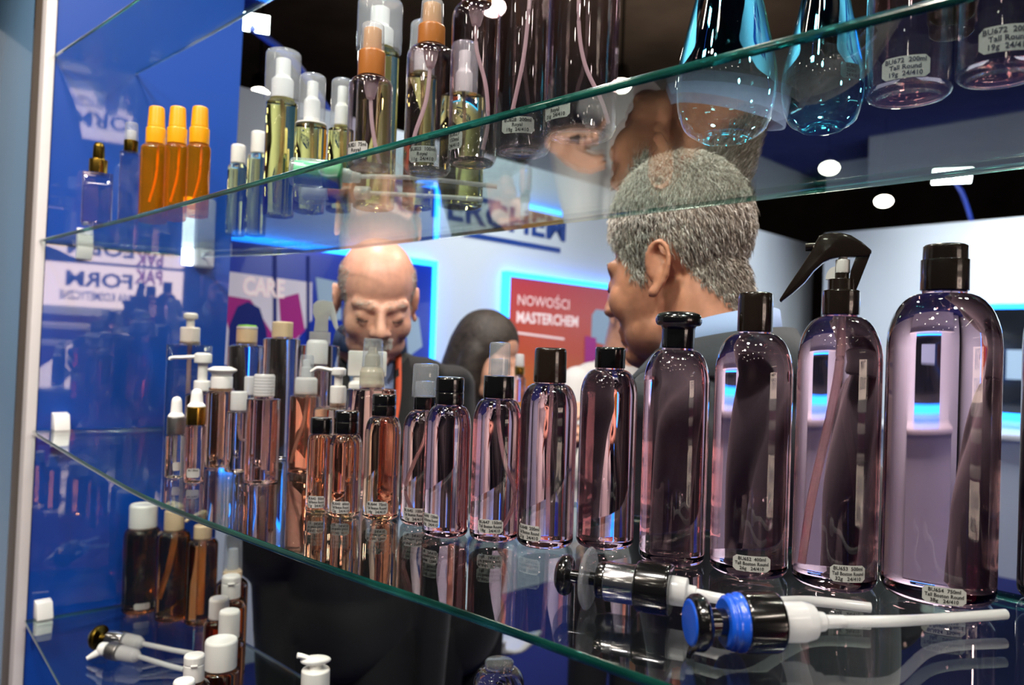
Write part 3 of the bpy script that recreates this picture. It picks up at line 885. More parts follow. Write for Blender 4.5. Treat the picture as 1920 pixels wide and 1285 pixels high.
b.lathe('cap_top', 'bright_white', [(0, 617), (20, 617), (20, 613), (0, 613)], .5)
b.lathe('green_disc', 'lime_plastic', [(0, 612.5), (19, 612.5), (17, 610), (0, 609)], 1)
b = Bot('square_bottle', 'clear bottle with plain beige cap, tallest in the rear row', GB, 521, 70, ZM, depth=1.24)
b.body('blush', 638, 632, 19, foot=.06)
b.lathe('cap', 'beige_plastic', [(0, 633), (20, 633), (20, 606), (18.5, 604), (0, 603)], 1)
b = Bot('trigger_spray_bottle', 'clear bottle with translucent white trigger sprayer below the bald man', GB, 592, 76, ZM, depth=1.29)
b.body('blush', 650, 645, 18, foot=.06)
b.lathe('collar', 'milky', [(0, 646), (20, 646), (20, 623), (0, 622)], 1)
hp = [(-15, 572), (-8, 565), (4, 563), (22, 566), (28, 585), (34, 614), (30, 620), (25, 612), (17, 590), (14, 600), (15, 622), (-12, 622), (-10, 600), (-15, 588)]
mk('trigger_head', prism([(x * b.sx, b.z(y)) for x, y in hp], -8 * b.sx, 8 * b.sx), 'pale_plastic', b.root, bevel=1.5 * b.sx)
b.tube([(0, 645), (0, 840)], 3)
b = Bot('square_bottle', 'slim bottle with rounded translucent white cap under the clear trigger sprayer', GB, 587, 46, ZM, depth=1.17)
b.body('rose', 690, 684, 19, foot=.06)
b.lathe('cap', 'milky', [(0, 684), (20.5, 684), (20.5, 644), (17, 638), (0, 637)], 2)
b = Bot('mist_spray_bottle', 'round shouldered peach bottle with translucent mist sprayer and diagonal tube', GB, 568, 60, ZM, yb=890)
b.body('peach', 745, 739, 21, foot=.06)
b.lathe('collar', 'milky', [(0, 740), (21.5, 740), (21.5, 712), (18, 708), (0, 706)], 1.5)
b.lathe('actuator', 'milky', [(0, 707), (10, 707), (10, 690), (7, 688), (7, 675), (0, 674)], 1)
b.lathe('overcap', 'frosted', [(15, 707), (12.5, 668), (10, 666), (0, 666)], 1.5)
b.tube([(4, 740), (-2, 790), (-18, 850), (-22, 868)], 2.4)
b = Bot('small_bottle', 'small clear bottle with white cap just left of ribbed cap bottle', GB, 443, 46, ZM, yb=888)
b.body('blush', 775, 769, 14, foot=.06)
b.lathe('cap', 'milky', [(0, 770), (16, 770), (16, 737), (14, 734), (0, 734)], 1)
b.tube([(0, 772), (4, 820), (14, 826)], 2.2)
b = Bot('small_bottle', 'thin bottle with tall clear white cap peeking behind the ribbed cap', GB, 463, 34, ZM, depth=1.12)
b.body('blush', 746, 740, 10, foot=.06)
b.lathe('cap', 'milky', [(0, 741), (11, 741), (11, 708), (9, 706), (0, 706)], 1)
b = Bot('cylinder_bottle', 'straight peach cylinder bottle with ribbed translucent white cap', GB, 489, 64, ZM, yb=910)
b.body('rose', 750, 745, 19, foot=.05)
rib = [(0, 745)]
for i in range(7): y = 744 - i * 5.6; rib += [(19.6, y), (20.4, y - 1.4), (20.4, y - 4.2), (19.6, y - 5.6)]
b.lathe('cap', 'milky', rib + [(18, 702), (0, 702)], .5)
b.tube([(6, 748), (6, 790), (4, 880)], 3.4)
b = Bot('pump_bottle', 'wide peach bottle with white pump whose spout points left', GB, 628, 90, ZM, depth=1.065)
b.body('peach', 768, 760, 15, foot=.06)
pump_head(b, 690, 706, 724, 761, 0, 14, 15, [(10, 697), (-12, 696), (-38, 692), (-48, 697), (-52, 700)])
b.tube([(0, 762), (4, 870)], 3)
b = Bot('mist_spray_bottle', 'bottle with yellowish translucent mist sprayer in front of the bald man', GB, 690, 94, ZM, depth=.97)
b.body('rose', 732, 726, 23, foot=.06)
b.lathe('collar', 'milky_yellow', [(0, 727), (23.5, 727), (23, 698), (21, 694), (19, 688), (0, 688)], 1.5)
b.lathe('actuator', 'milky_yellow', [(0, 688), (15, 688), (14, 668), (10, 664), (8, 652), (0, 651)], 1)
b.lathe('overcap', 'frosted', [(20, 690), (17.5, 638), (15.5, 635.5), (0, 635)], 1.5)
b.tube([(0, 728), (4, 860)], 2.8)
b = Bot('white_jar', 'white square capped flask behind the yellowish mist sprayer', GB, 682, 76, ZM, depth=1.17, cat='flask')
b.body('white_plastic', 722, 712, 26, foot=.08, square=True)
mk('cap', box(-36 * b.sx, 36 * b.sx, -14 * b.sx, 14 * b.sx, b.z(706), b.z(659)), 'bright_white', b.root, bevel=3 * b.sx)

# --- pump dispensers lying on the middle shelf
def lying(name, label, A, B, parts, group='loose lotion pumps lying on the middle shelf', tubes=(), zoff=0):
    """parts: (name, material, [(pixels along the axis, radius in pixels)]), axis from A to B; the tube then runs through extra points"""
    A, B = Vector(A), Vector(B); d = (B - A)
    k = (A - EYE).dot(_f) / F
    t = thing(name, label, 'pump', A, 0, group)
    q = Vector((0, 0, 1)).rotation_difference(d.normalized()).to_matrix().to_4x4()
    for nm, mat, prof in parts:
        pr = soft([(max(r, 0) * k, x * k) for x, r in prof], 2 * k)
        mk(nm, xf(lathe(pr, 32), q), mat, t)
    return t, k, q, d.normalized()

h1 = .0175
A = on_z(1058, 1078, ZM + h1 + .001); B = on_z(1292, 1112, ZM + h1 + .001)
t, k, q, d = lying('lotion_pump', 'black lotion pump with silver band lying on glass, clear clip on it', A, B, [
    ('pump_head', 'black_plastic', [(-12, 0), (-12, 26), (-4, 36), (6, 38), (12, 34), (14, 12), (70, 12), (70, 0)]),
    ('body', 'black_plastic', [(66, 0), (66, 32), (82, 34), (82, 0)]),
    ('silver_band', 'silver', [(82, 30), (82, 36), (140, 36), (140, 30)]),
    ('collar', 'black_plastic', [(138, 0), (138, 42), (142, 45), (196, 46), (200, 44), (200, 0)]),
    ('chamber', 'milky', [(200, 0), (200, 26), (228, 25), (230, 14), (244, 13), (246, 0)])])
dc = Matrix.Translation(d * 44 * k)
mk('clear_clip', xf(xf(lathe(soft([(0, -5 * k), (50 * k, -3 * k), (58 * k, 4 * k), (54 * k, 8 * k), (0, 6 * k)], 2 * k), 32), q), dc), 'frosted', t)
E = on_z(1632, 1140, ZM + .006)
mk('dip_tube', sweep(smooth_path([tuple(d * 240 * k), tuple(d * 330 * k + Vector((0, 0, -.001))), tuple((E - A) * .8), tuple(E - A)]), 9.5 * k, 14), 'milky', t)

h2 = .0178
A = on_z(1300, 1168, ZM + h2 + .001); B = on_z(1560, 1166, ZM + h2 + .001)
t, k, q, d = lying('lotion_pump', 'black and blue lotion pump lying nearest the viewer on glass', A, B, [
    ('pump_head', 'black_plastic', [(-6, 0), (-6, 46), (0, 52), (14, 53), (24, 46), (28, 26), (64, 26), (64, 0)]),
    ('blue_disc', 'blue_plastic', [(-9, 0), (-9, 40), (-6.5, 43), (-5.5, 43)]),
    ('blue_ring', 'blue_plastic', [(60, 26), (58, 44), (64, 50), (68, 48), (72, 53), (78, 51), (84, 55), (92, 55), (94, 26)]),
    ('collar', 'black_plastic', [(92, 0), (92, 54), (96, 57), (158, 57), (164, 54), (164, 0)]),
    ('chamber', 'milky', [(164, 0), (164, 38), (215, 38), (236, 33), (240, 20), (258, 18), (262, 13), (300, 12), (300, 0)])])
nz = Vector((-.35, -.1, -.93))
mk('nozzle', sweep([tuple(d * 6 * k + Vector((0, 0, -36 * k))), tuple(d * 2 * k + Vector((-8 * k, -12 * k, -50 * k))), tuple(Vector((-14 * k, -30 * k, -52 * k)))], [9 * k, 7 * k, 5 * k], 12), 'black_plastic', t)
E = on_z(1885, 1152, ZM + .010)
mk('dip_tube', sweep(smooth_path([tuple(d * 290 * k), tuple(d * 400 * k), tuple((E - A) * .75 + Vector((0, 0, -.002))), tuple(E - A)]), 11 * k, 14), 'milky', t)

# --- upper shelf
GO = 'orange spray bottles on the upper shelf'
for cx, yb, lab in ((286, 423, 'orange spray bottle beside the slim gold collared bottle'), (326, 418, 'orange spray bottle in the middle of the three'), (368, 412, 'orange spray bottle at the blue wall edge, rightmost of three')):
    b = Bot('orange_spray_bottle', lab, GO, cx, 46 if cx > 300 else 56, ZU, yb=yb)
    b.body('orange', 282, 270, 18, foot=.08)
    b.lathe('collar', 'orange_plastic', [(0, 271), (19.5, 271), (19.5, 242), (16, 239), (0, 239)], 1)
    b.lathe('overcap', 'orange_plastic', [(17, 239), (15, 203), (13, 201), (0, 201)], 1.5)
    b.tube([(6, 272), (4, 330), (-10, 380)], 2.4, 'orange_plastic')
b = Bot('dropper_bottle', 'square pinkish bottle with black and gold dropper top by the wall', 'gold collared bottles at the wall end of the upper shelf', 180, 66, ZU, yb=428)
b.body('clear_pet', 328, 325, 17, hollow=True, foot=.05, square=True)
b.lathe('collar', 'gold', [(0, 326), (18, 326), (18, 300), (0, 298)], 1)
b.lathe('dropper_cap', 'dark_gold', [(0, 298), (12, 298), (11, 274), (8, 268), (0, 267)], 2)
b = Bot('slim_bottle', 'slim clear bottle with gold collar and clear cap behind orange sprays', 'gold collared bottles at the wall end of the upper shelf', 240, 46, ZU, yb=424)
b.body('clear_pet', 290, 284, 13, hollow=True, foot=.05, square=True)
b.lathe('collar', 'dark_gold', [(0, 285), (14, 285), (14, 264), (0, 263)], 1)
b.lathe('actuator', 'milky', [(0, 263), (9, 263), (9, 245), (0, 244)], 1)
b.lathe('overcap', 'frosted', [(13.5, 263), (12.5, 232), (10, 230), (0, 230)], 1.5)
GY = 'yellow bottles along the rear of the upper shelf'
for cx, w, yb, y0, y1, lab in ((441, 38, 446, 272, 306, 'short pale bottle with white cap near the blue wall edge'), (478, 40, 446, 247, 287, 'taller pale bottle with white cap beside the first yellow spray')):
    b = Bot('white_capped_bottle', lab, GY, cx, w, ZU, yb=yb)
    b.body('palegreen', y1 + 12, y1, 12, foot=.08)
    b.lathe('cap', 'white_plastic', [(0, y1 + 1), (14, y1 + 1), (14, y0 + 3), (12, y0), (0, y0)], 1)
def yellow_spray(lab, cx, w, yb, yt, ycap, y_over, r_over, flange=False, depth=None):
    b = Bot('yellow_spray_bottle', lab, GY, cx, w, ZU, yb=yb, depth=depth)
    b.body('yellow', yt + 5, yt, r_over * .7, foot=.06)
    H_ = ycap - y_over
    if flange: b.lathe('flange', 'white_plastic', [(0, yt + 1), (w * .5, yt + 1), (w * .5, yt - 2), (0, yt - 4)], .8)
    b.lathe('pump', 'bright_white', [(0, yt), (r_over * .62, yt), (r_over * .62, ycap - H_ * .42), (r_over * .5, ycap - H_ * .47), (r_over * .42, ycap - H_ * .5), (r_over * .42, y_over + H_ * .16), (0, y_over + H_ * .15)], 1.5)
    b.lathe('overcap', 'frosted', [(r_over, ycap), (r_over, y_over + 6), (r_over - 4, y_over + 1), (0, y_over)], 3)
    b.tube([(0, yt), (3, yt + 80), (-6, yb - 30)], 2.6, 'tube_plastic')
    return b
yellow_spray('tall yellow spray bottle with clear dome cap, beside the pale capped pair', 521, 60, 412, 190, 190, 96, 34)
yellow_spray('yellow spray bottle with white flange under its clear cap', 578, 60, 405, 235, 226, 140, 25, True)
yellow_spray('yellow spray bottle with narrow clear cap behind green lying sprayer', 634, 48, 402, 240, 240, 148, 21)
yellow_spray('tall yellow spray bottle with widest clear cap at the picture top', 700, 78, 400, 95, 95, 0, 43)
yellow_spray('yellow spray bottle behind the second brown capped bottle', 782, 58, 398, 140, 140, 40, 24)
yellow_spray('yellow bottle seen through the clear oval bottle', 862, 84, 397, 180, 180, 80, 26)

GC = 'clear round bottles at the front of the upper shelf'
def royal(lab, cx, w, yb, ysh, yn, rn, tube, brown=None, lbl=None, lines=None):
    b = Bot('clear_spray_bottle', lab, GC, cx, w, ZU, yb=yb)
    b.body('clear_pet', ysh, yn, rn, hollow=True, foot=.16, shape=.8)
    # thick moulded foot of the bottle
    b.lathe('moulded_foot', 'blush', [(0, b.yc - 5 * 1), (w * .30, b.yc - 3), (w * .42, b.yc - .5), (w * .46, b.yc - 5), (w * .40, b.yc - 9), (w * .25, b.yc - 8), (0, b.yc - 9)], 1.5)
    yc1, yc0, ya, yo, ro = brown
    b.lathe('collar', 'brown_plastic', [(0, yc1), (rn * 1.05, yc1), (rn * 1.03, yc0 + 3), (rn * .95, yc0), (0, yc0)], 1.2)
    b.lathe('actuator', 'tan_plastic', [(0, yc0), (rn * .72, yc0), (rn * .68, ya), (0, ya - 1)], 1.5)
    b.lathe('overcap', 'frosted', [(ro, yc0 + 1), (ro * .93, yo + 3), (ro * .8, yo), (0, yo)], 2)
    b.lathe('tube_socket', 'tube_plastic', [(0, yc1), (rn * .62, yc1), (rn * .5, yc1 + 22), (rn * .3, yc1 + 40), (0, yc1 + 40)], 2)
    b.tube(tube, 4.0, shrink=1)
    if lbl: b.label(lbl[0], lbl[1], lbl[2], lbl[3], lines)
royal('clear oval bottle with brown sprayer, leftmost at the front of the upper shelf', 690, 84, 330, 165, 145, 25, [(0, 180), (4, 230), (14, 280), (26, 318)], (146, 97, 55, 45, 23), (-24, 268, 300, 38, ), ['BU821  75ml', 'Royal', '9g  24/410'])
royal('clear bottle with brown sprayer cut by the picture top, second from left', 800, 90, 338, 112, 86, 25, [(0, 120), (-6, 190), (-26, 260), (-26, 308)], (87, 48, 8, 0, 22), (-10, 275, 305, 54), ['BU825  100ml', 'Royal', '11g  24/410'])
royal('clear bottle with milky tube pressed to its right side', 884, 92, 322, 40, 6, 27, [(0, 30), (2, 90), (22, 160), (28, 230), (20, 280)], (8, -34, -80, -90, 25), (-34, 248, 282, 26), ['BU827', '150ml', '24/410'])
royal('tall clear bottle with straight slanted tube and grey label', 978, 108, 304, -20, -60, 30, [(6, -30), (4, 30), (-4, 120), (-28, 250)], (-58, -110, -160, -170, 28), (-10, 220, 250, 62), ['BU828  200ml', 'Royal', '19g  24/410'])
royal('widest clear bottle with pale label next to the teal bottles', 1086, 138, 278, -60, -110, 34, [(-8, -70), (-8, 40), (6, 120), (40, 190), (54, 232)], (-108, -165, -220, -232, 32), (-46, 192, 224, 48), ['BU829  250ml', 'Royal', '21g  24/410'])

GT = 'teal drop shaped bottles on the upper shelf'
def drop(lab, cx, w, yb, ywide, lbl=None):
    b = Bot('teal_bottle', lab, GT, cx, w, ZU, yb=yb)
    R = b.R; k = b.k; H_ = 455 * k * (w / 193)
    pr = [(0, .004), (R * .22, .0045), (R * .34, .001), (R * .48, 0), (R * .60, .003)]
    ctrl = [(0.60, .003 / H_), (.80, .045), (.93, .11), (.995, .19), (1.0, .235), (.97, .30), (.89, .38), (.79, .47), (.69, .56), (.58, .66), (.46, .77), (.36, .86), (.27, .94), (.25, 1.0)]
    P = smooth_path([(a, z, 0) for a, z in ctrl], 4)
    pr += [(R * p.x, H_ * p.y) for p in P[1:]]
    w_ = .0016
    pr = pr + [(0, pr[-1][1])]
    mk('body', lathe(pr, 64), 'teal_pet', b.root, 60)
    mk('moulded_foot', lathe([(0, .0048), (R * .2, .0052), (R * .33, .002), (R * .48, .0012), (R * .55, .004), (R * .45, .006), (R * .3, .0062), (0, .0066)], 48), 'teal_pet', b.root, 60)
    mk('collar', lathe(soft([(0, H_), (R * .30, H_), (R * .30, H_ * 1.10), (0, H_ * 1.10)], .001), 32), 'white_plastic', b.root)
    mk('cap', lathe(soft([(0, H_ * 1.10), (R * .2, H_ * 1.10), (R * .2, H_ * 1.2), (0, H_ * 1.2)], .002), 32), 'white_plastic', b.root)
    if lbl: b.label(*lbl)
drop('larger teal drop shaped bottle hanging over the grey haired man', 1358, 193, 291, 170)
drop('smaller teal drop shaped bottle with small label, beside the pink round one', 1540, 160, 270, 170, (52, 124, 152, 36, ['BU861', '250ml', '24/410'], 'label_paper', 'ink', .985))
GR = 'pink round bottles at the right end of the upper shelf'
for cx, w, yb, lab, lb in ((1702, 168, 215, 'pink round bottle with white label right of the teal bottles', (-6, 106, 146, 92)), (1875, 176, 182, 'pink round bottle touching the right picture edge on upper shelf', (14, 50, 98, 112))):
    b = Bot('pink_round_bottle', lab, GR, cx, w, ZU, yb=yb)
    b.body('pink_pet', yb - 330, yb - 400, 36, hollow=True, foot=.10)
    b.lathe('moulded_foot', 'rose', [(0, b.yc - 7), (w * .25, b.yc - 5), (w * .40, b.yc - .5), (w * .46, b.yc - 6), (w * .40, b.yc - 12), (w * .25, b.yc - 10), (0, b.yc - 11)], 2)
    b.lathe('cap', 'black_plastic', [(0, yb - 400), (38, yb - 400), (38, yb - 470), (0, yb - 472)], 2)
    b.label(*lb, ['BU672  200ml', 'Tall Round', '19g  24/410'])

# sprayers lying on the upper shelf
k0 = None
A = on_z(549, 322, ZU + .0165); B = on_z(760, 338, ZU + .014)
t, k, q, d = lying('mist_sprayer', 'green and white sprayer lying on the upper shelf', A, B, [
    ('overcap', 'frosted', [(-4, 0), (-4, 24), (0, 27), (60, 27), (62, 25)]),
    ('actuator', 'green_plastic', [(4, 0), (4, 22), (54, 22), (54, 0)]),
    ('collar', 'green_plastic', [(56, 0), (56, 26), (90, 26), (92, 0)]),
    ('chamber', 'milky', [(92, 0), (92, 14), (125, 12), (128, 0)])], 'sprayers lying on the upper shelf')
E = on_z(932, 350, ZU + .004)
mk('dip_tube', sweep(smooth_path([tuple(d * 120 * k), tuple((E - A) * .6 + Vector((0, 0, .003))), tuple(E - A)]), 4.5 * k, 12), 'milky', t)
A = on_z(560, 362, ZU + .0145); B = on_z(720, 362, ZU + .0145)
t, k, q, d = lying('mist_sprayer', 'brown collared sprayer with clear cap lying on the upper shelf', A, B, [
    ('overcap', 'frosted', [(-6, 0), (-4, 16), (6, 22), (62, 23), (64, 21)]),
    ('actuator', 'milky', [(10, 0), (10, 13), (58, 13), (58, 0)]),
    ('collar', 'brown_plastic', [(64, 0), (64, 19), (110, 19), (112, 0)]),
    ('chamber', 'milky', [(112, 0), (112, 13), (140, 12), (142, 0)])], 'sprayers lying on the upper shelf')
E = on_z(905, 374, ZU + .004)
mk('dip_tube', sweep(smooth_path([tuple(d * 136 * k), tuple((E - A) * .7 + Vector((0, 0, .002))), tuple(E - A)]), 4.2 * k, 12), 'milky', t)

# --- lower shelf
GL = 'amber bottles on the lower shelf'
b = Bot('amber_bottle', 'dark amber bottle with wide white screw cap, tallest on the lower shelf', GL, 262, 72, ZL, yb=1158)
b.body('amber', 1008, 988, 26, foot=.08)
b.lathe('cap', 'white_plastic', [(0, 989), (27, 989), (27, 950), (25, 946), (22, 946), (22, 948), (0, 948)], 1.2)
b.label(4, 1133, 1145, 30, [])
b = Bot('amber_pump_bottle', 'amber pump bottle with beige spout beside the tall white capped one', GL, 320, 64, ZL, yb=1172)
b.body('amber', 1008, 993, 18, foot=.08)
pump_head(b, 946, 956, 957, 994, 0, 17, 19, [(8, 948), (-8, 944), (-20, 950), (-24, 954)], 'beige_plastic')
b.tube([(4, 994), (-6, 1060), (-22, 1120)], 4)
b = Bot('amber_pump_bottle', 'amber pump bottle with short spout behind the row of white caps', GL, 374, 60, ZL, yb=1178)
b.body('amber', 1022, 1009, 15, foot=.08)
pump_head(b, 958, 970, 985, 1010, 0, 8, 17, [(2, 962), (-12, 966), (-28, 974), (-32, 978)], 'beige_plastic')
b.tube([(0, 1010), (0, 1150)], 5)
def small_amber(lab, cx, w, depth, ysh, yn, capr, ytop, mat='white_plastic', flip=False):
    b = Bot('amber_bottle', lab, GL, cx, w, ZL, depth=depth)
    b.body('amber', ysh, yn, capr * .9, foot=.08)
    if flip:
        m = (yn + ytop) / 2 - 6
        b.lathe('cap', mat, [(0, yn + 1), (capr, yn + 1), (capr, m + 1), (capr - .8, m), (capr - .8, m - 1), (capr, m - 2), (capr, ytop + 3), (capr - 2, ytop), (0, ytop)], .8)
        mk('thumb_lip', sweep([(-6 * b.sx, -(capr + .5) * b.sx, b.z(m - 2)), (6 * b.sx, -(capr + .5) * b.sx, b.z(m - 2))], 2.4 * b.sx, 8), mat, b.root)
    else:
        b.lathe('cap', mat, [(0, yn + 1), (capr, yn + 1), (capr, ytop + 4), (capr - 2, ytop), (0, ytop)], 1.2)
    return b
b = Bot('amber_mist_bottle', 'amber bottle with clear mist cap at the far end of the row', GL, 430, 60, ZL, depth=1.34)
b.body('amber', 1100, 1085, 15, foot=.08)
b.lathe('collar', 'beige_plastic', [(0, 1086), (18, 1086), (18, 1072), (14, 1068), (0, 1068)], 1)
b.lathe('actuator', 'milky', [(0, 1068), (11, 1068), (9, 1030), (0, 1028)], 1)
b.lathe('overcap', 'frosted', [(18, 1070), (16.5, 1004), (13, 1000), (0, 1000)], 2)
small_amber('amber bottle with white flip cap in front of the mist cap bottle', 427, 62, 1.27, 1140, 1120, 18, 1080, flip=True)
small_amber('amber bottle with low white cap, third in the row of white caps', 404, 56, 1.19, 1176, 1158, 19, 1122)
small_amber('amber bottle with tall plain white cap, in the middle of the row', 423, 60, 1.12, 1214, 1196, 20, 1146)
small_amber('orange amber bottle with the widest low white cap near the bottom edge', 408, 72, 1.05, 1262, 1252, 31, 1200)
small_amber('amber bottle with white flip cap beside the widest cap at bottom', 356, 64, .97, 1292, 1276, 20, 1229, flip=True)
small_amber('amber bottle whose white cap just shows at the bottom edge', 336, 62, .90, 1340, 1324, 21, 1277)
b = Bot('white_pump_bottle', 'white pump dispenser standing alone at the bottom edge', 'pump bottles at the bottom of the picture', 584, 70, ZL, depth=.955)
b.body('white_plastic', 1310, 1296, 24, foot=.08)
b.lathe('collar', 'white_plastic', [(0, 1297), (27, 1297), (27, 1258), (24, 1255), (12, 1255), (12, 1246), (0, 1246)], 1.5)
mk('pump_head', ellipsoid((-1 * b.sx, 0, b.z(1240)), (29 * b.sx, 17 * b.sx, 9 * b.sx)), 'bright_white', b.root)
mk('spout', sweep(smooth_path([(-14 * b.sx, 0, b.z(1236)), (-28 * b.sx, -2 * b.sx, b.z(1230)), (-36 * b.sx, -3 * b.sx, b.z(1228))]), [(8 * b.sx, 5 * b.sx)] * 12 + [(5 * b.sx, 3 * b.sx)], 12), 'bright_white', b.root)
b = Bot('clear_bottle', 'clear round shouldered bottle rising from the bottom edge below the shelf rim', 'pump bottles at the bottom of the picture', 925, 96, ZL, depth=.86)
b.body('blush', 1285, 1252, 26, foot=.08)
b.lathe('cap', 'frosted', [(0, 1253), (27, 1253), (27, 1243), (25, 1241), (0, 1241)], 1.2)

GQ = 'loose pumps lying on the lower shelf'
A = on_z(186, 1196, ZL + .021); B = on_z(300, 1212, ZL + .020)
t, k, q, d = lying('lotion_pump', 'pump with dark round head and metal collar lying on the lower shelf', A, B, [
    ('pump_head', 'dark_gold', [(-16, 0), (-14, 14), (-4, 23), (4, 23), (6, 8), (24, 8), (24, 0)]),
    ('collar', 'silver', [(22, 0), (22, 17), (56, 17), (58, 0)]),
    ('chamber', 'milky', [(58, 0), (58, 15), (84, 13), (94, 7), (96, 0)])], GQ)
E = on_z(362, 1226, ZL + .006)
mk('dip_tube', sweep([tuple(d * 92 * k), tuple((E - A) * .8), tuple(E - A)], 4.5 * k, 10), 'milky', t)
A = on_z(196, 1218, ZL + .018); B = on_z(300, 1240, ZL + .017)
t, k, q, d = lying('lotion_pump', 'pump with white spout and metal collar lying on the lower shelf', A, B, [
    ('pump_head', 'bright_white', [(-10, 0), (-8, 12), (4, 13), (8, 6), (14, 6), (14, 0)]),
    ('collar', 'satin_silver', [(12, 0), (12, 16), (36, 16), (38, 0)]),
    ('chamber', 'milky', [(38, 0), (38, 14), (74, 12), (82, 6), (84, 0)])], GQ)
mk('spout', sweep([(0, 0, 0), (-14 * k, -6 * k, -8 * k), (-26 * k, -12 * k, -14 * k)], [9 * k, 7 * k, 4 * k], 12), 'bright_white', t)
E = on_z(345, 1256, ZL + .006)
mk('dip_tube', sweep([tuple(d * 80 * k), tuple((E - A) * .8), tuple(E - A)], 4.5 * k, 10), 'milky', t)

# ------------------------------------------------------------------ people
def head_geoms(tall=0.0, eyes_shut=True):
    G = []
    G.append(ellipsoid((0, .012, .045 + tall / 2), (.077, .099, .084 + tall / 2), 32, 20))
    G.append(ellipsoid((0, -.034, -.02), (.067, .060, .088), 32, 20))
    G.append(ellipsoid((0, -.030, -.074), (.061, .053, .042), 28, 16))
    G.append(ellipsoid((0, -.076, -.102), (.026, .018, .018)))
    for s in (-1, 1):
        G.append(ellipsoid((s * .041, -.057, -.030), (.026, .026, .030)))
        G.append(capsule((s * .048, -.068, .018), (s * .014, -.087, .014), .010, .011))
        G.append(ellipsoid((s * .013, -.104, -.033), (.009, .011, .008)))
        G.append(capsule((s * .023, -.084, -.066), (0, -.095, -.063), .006, .0075))
        G.append(capsule((s * .020, -.084, -.078), (0, -.092, -.080), .006, .0085))
        G.append(ellipsoid((s * .032, -.0765, -.005), (.0155, .0135, .0120)))
        # ear: bowl, rim and lobe
        rot = Euler((math.radians(-8), 0, math.radians(s * 24))).to_matrix()
        base = Vector((s * .076, .016, -.006))
        def E(x, y, z): return tuple(base + rot @ Vector((s * x, y * .82, z)))
        G.append(ellipsoid(base + rot @ Vector((s * .002, .003, 0)), (.0055, .0135, .027), 20, 12, rot))
        rim = [(.004, -.011, -.004), (.007, -.013, .012), (.011, -.006, .027), (.014, .006, .032), (.016, .017, .026), (.016, .021, .010), (.013, .018, -.008), (.009, .009, -.022), (.006, .000, -.031)]
        R = smooth_path([E(*p) for p in rim], 3)
        for a, b2 in zip(R, R[1:]): G.append(capsule(a, b2, .0045, .0045, 8))
        G.append(ellipsoid(E(.005, -.003, -.030), (.0055, .0085, .009)))
        G.append(ellipsoid(E(.005, -.011, -.006), (.004, .004, .007)))
    G.append(capsule((0, -.088, .010), (0, -.113, -.027), .0085, .0115))
    G.append(ellipsoid((0, -.115, -.030), (.0120, .011, .0105)))
    return G

def hand_geoms(wrist, dirv, nrm, curl, s=1, size=1.0):
    """palm, four fingers and a thumb; dirv towards the fingers, nrm out of the palm; curl in radians per joint"""
    W = Vector(wrist); D = Vector(dirv).normalized(); N = Vector(nrm); N = (N - D * N.dot(D)).normalized(); A = D.cross(N).normalized() * s
    G = [capsule(W, W + D * .03, .026 * size, .03 * size)]
    for i in range(4):
        a = (-.031 + .0207 * i) * size
        b0 = W + D * .085 * size + A * a
        G.append(capsule(W + D * .02 + A * a * .7, b0, .013 * size, .0105 * size))
        p = b0; ang = curl * .5; L = (.036, .043, .046, .038)[3 - i] * size
        for seg_, r in ((L, .0095), (L * .68, .0085), (L * .55, .0075)):
            dd = D * math.cos(ang) + N * math.sin(ang); q = p + dd * seg_
            G.append(capsule(p, q, r * size, r * size * .9, 10)); p = q; ang += curl
    p = W + D * .03 * size + A * .030 * size; dd = (D * .6 + A * .7 + N * .4).normalized()
    for seg_, r in ((.04, .0125), (.032, .0105), (.026, .009)):
        q = p + dd * seg_ * size; G.append(capsule(p, q, r * size, r * size * .9, 10)); p = q; dd = (dd + D * .35 + N * .35 - A * .25).normalized()
    return G

def strands(name, me, mask, count, length, width, mats, parent, comb, jitter=.5, lift=.6, tone=None, lenf=None):
    co = np.empty(len(me.vertices) * 3); me.vertices.foreach_get('co', co); co = co.reshape(-1, 3)
    no = np.empty(len(me.vertices) * 3); me.vertices.foreach_get('normal', no); no = no.reshape(-1, 3)
    idx = np.nonzero(mask(co))[0]
    pick = rng.choice(idx, count)
    V, Fc, mi = [], [], []
    P = co[pick] + rng.normal(0, .0012, (count, 3)); N = no[pick]
    for p, n in zip(P, N):
        n = Vector(n); c = Vector(comb(p)); c = c - n * c.dot(n)
        if c.length > 1e-5: c.normalize()
        r = Vector(rng.normal(0, 1, 3)) * jitter
        d = (n * lift + c + r * .5).normalized()
        L = length * rng.uniform(.6, 1.25) * (lenf(p) if lenf else 1); s = d.cross(Vector(rng.normal(0, 1, 3))).normalized() * width
        a = Vector(p) - n * .001; b = a + d * L * .55; e = a + (d * .8 + c * .35 - n * .1).normalized() * L
        o = len(V); V += [tuple(a - s), tuple(a + s), tuple(b + s * .8), tuple(b - s * .8), tuple(e)]
        Fc += [(o, o + 1, o + 2, o + 3), (o + 3, o + 2, o + 4)]
        k = int(rng.random() * len(mats)) if tone is None else min(len(mats) - 1, max(0, int(len(mats) * (tone(p) + rng.normal(0, .22)))))
        mi += [k, k]
    m = bpy.data.meshes.new(name); m.from_pydata(V, [], Fc)
    for q in mats: m.materials.append(MATS[q])
    m.polygons.foreach_set('material_index', mi)
    o = bpy.data.objects.new(name, m); COL.objects.link(o); o.parent = parent
    return o

def scalp(me, mask, mat='hair_base'):
    co = np.empty(len(me.vertices) * 3); me.vertices.foreach_get('co', co); m = mask(co.reshape(-1, 3))
    me.materials.append(MATS[mat])
    for p in me.polygons:
        if all(m[i] for i in p.vertices): p.material_index = 1

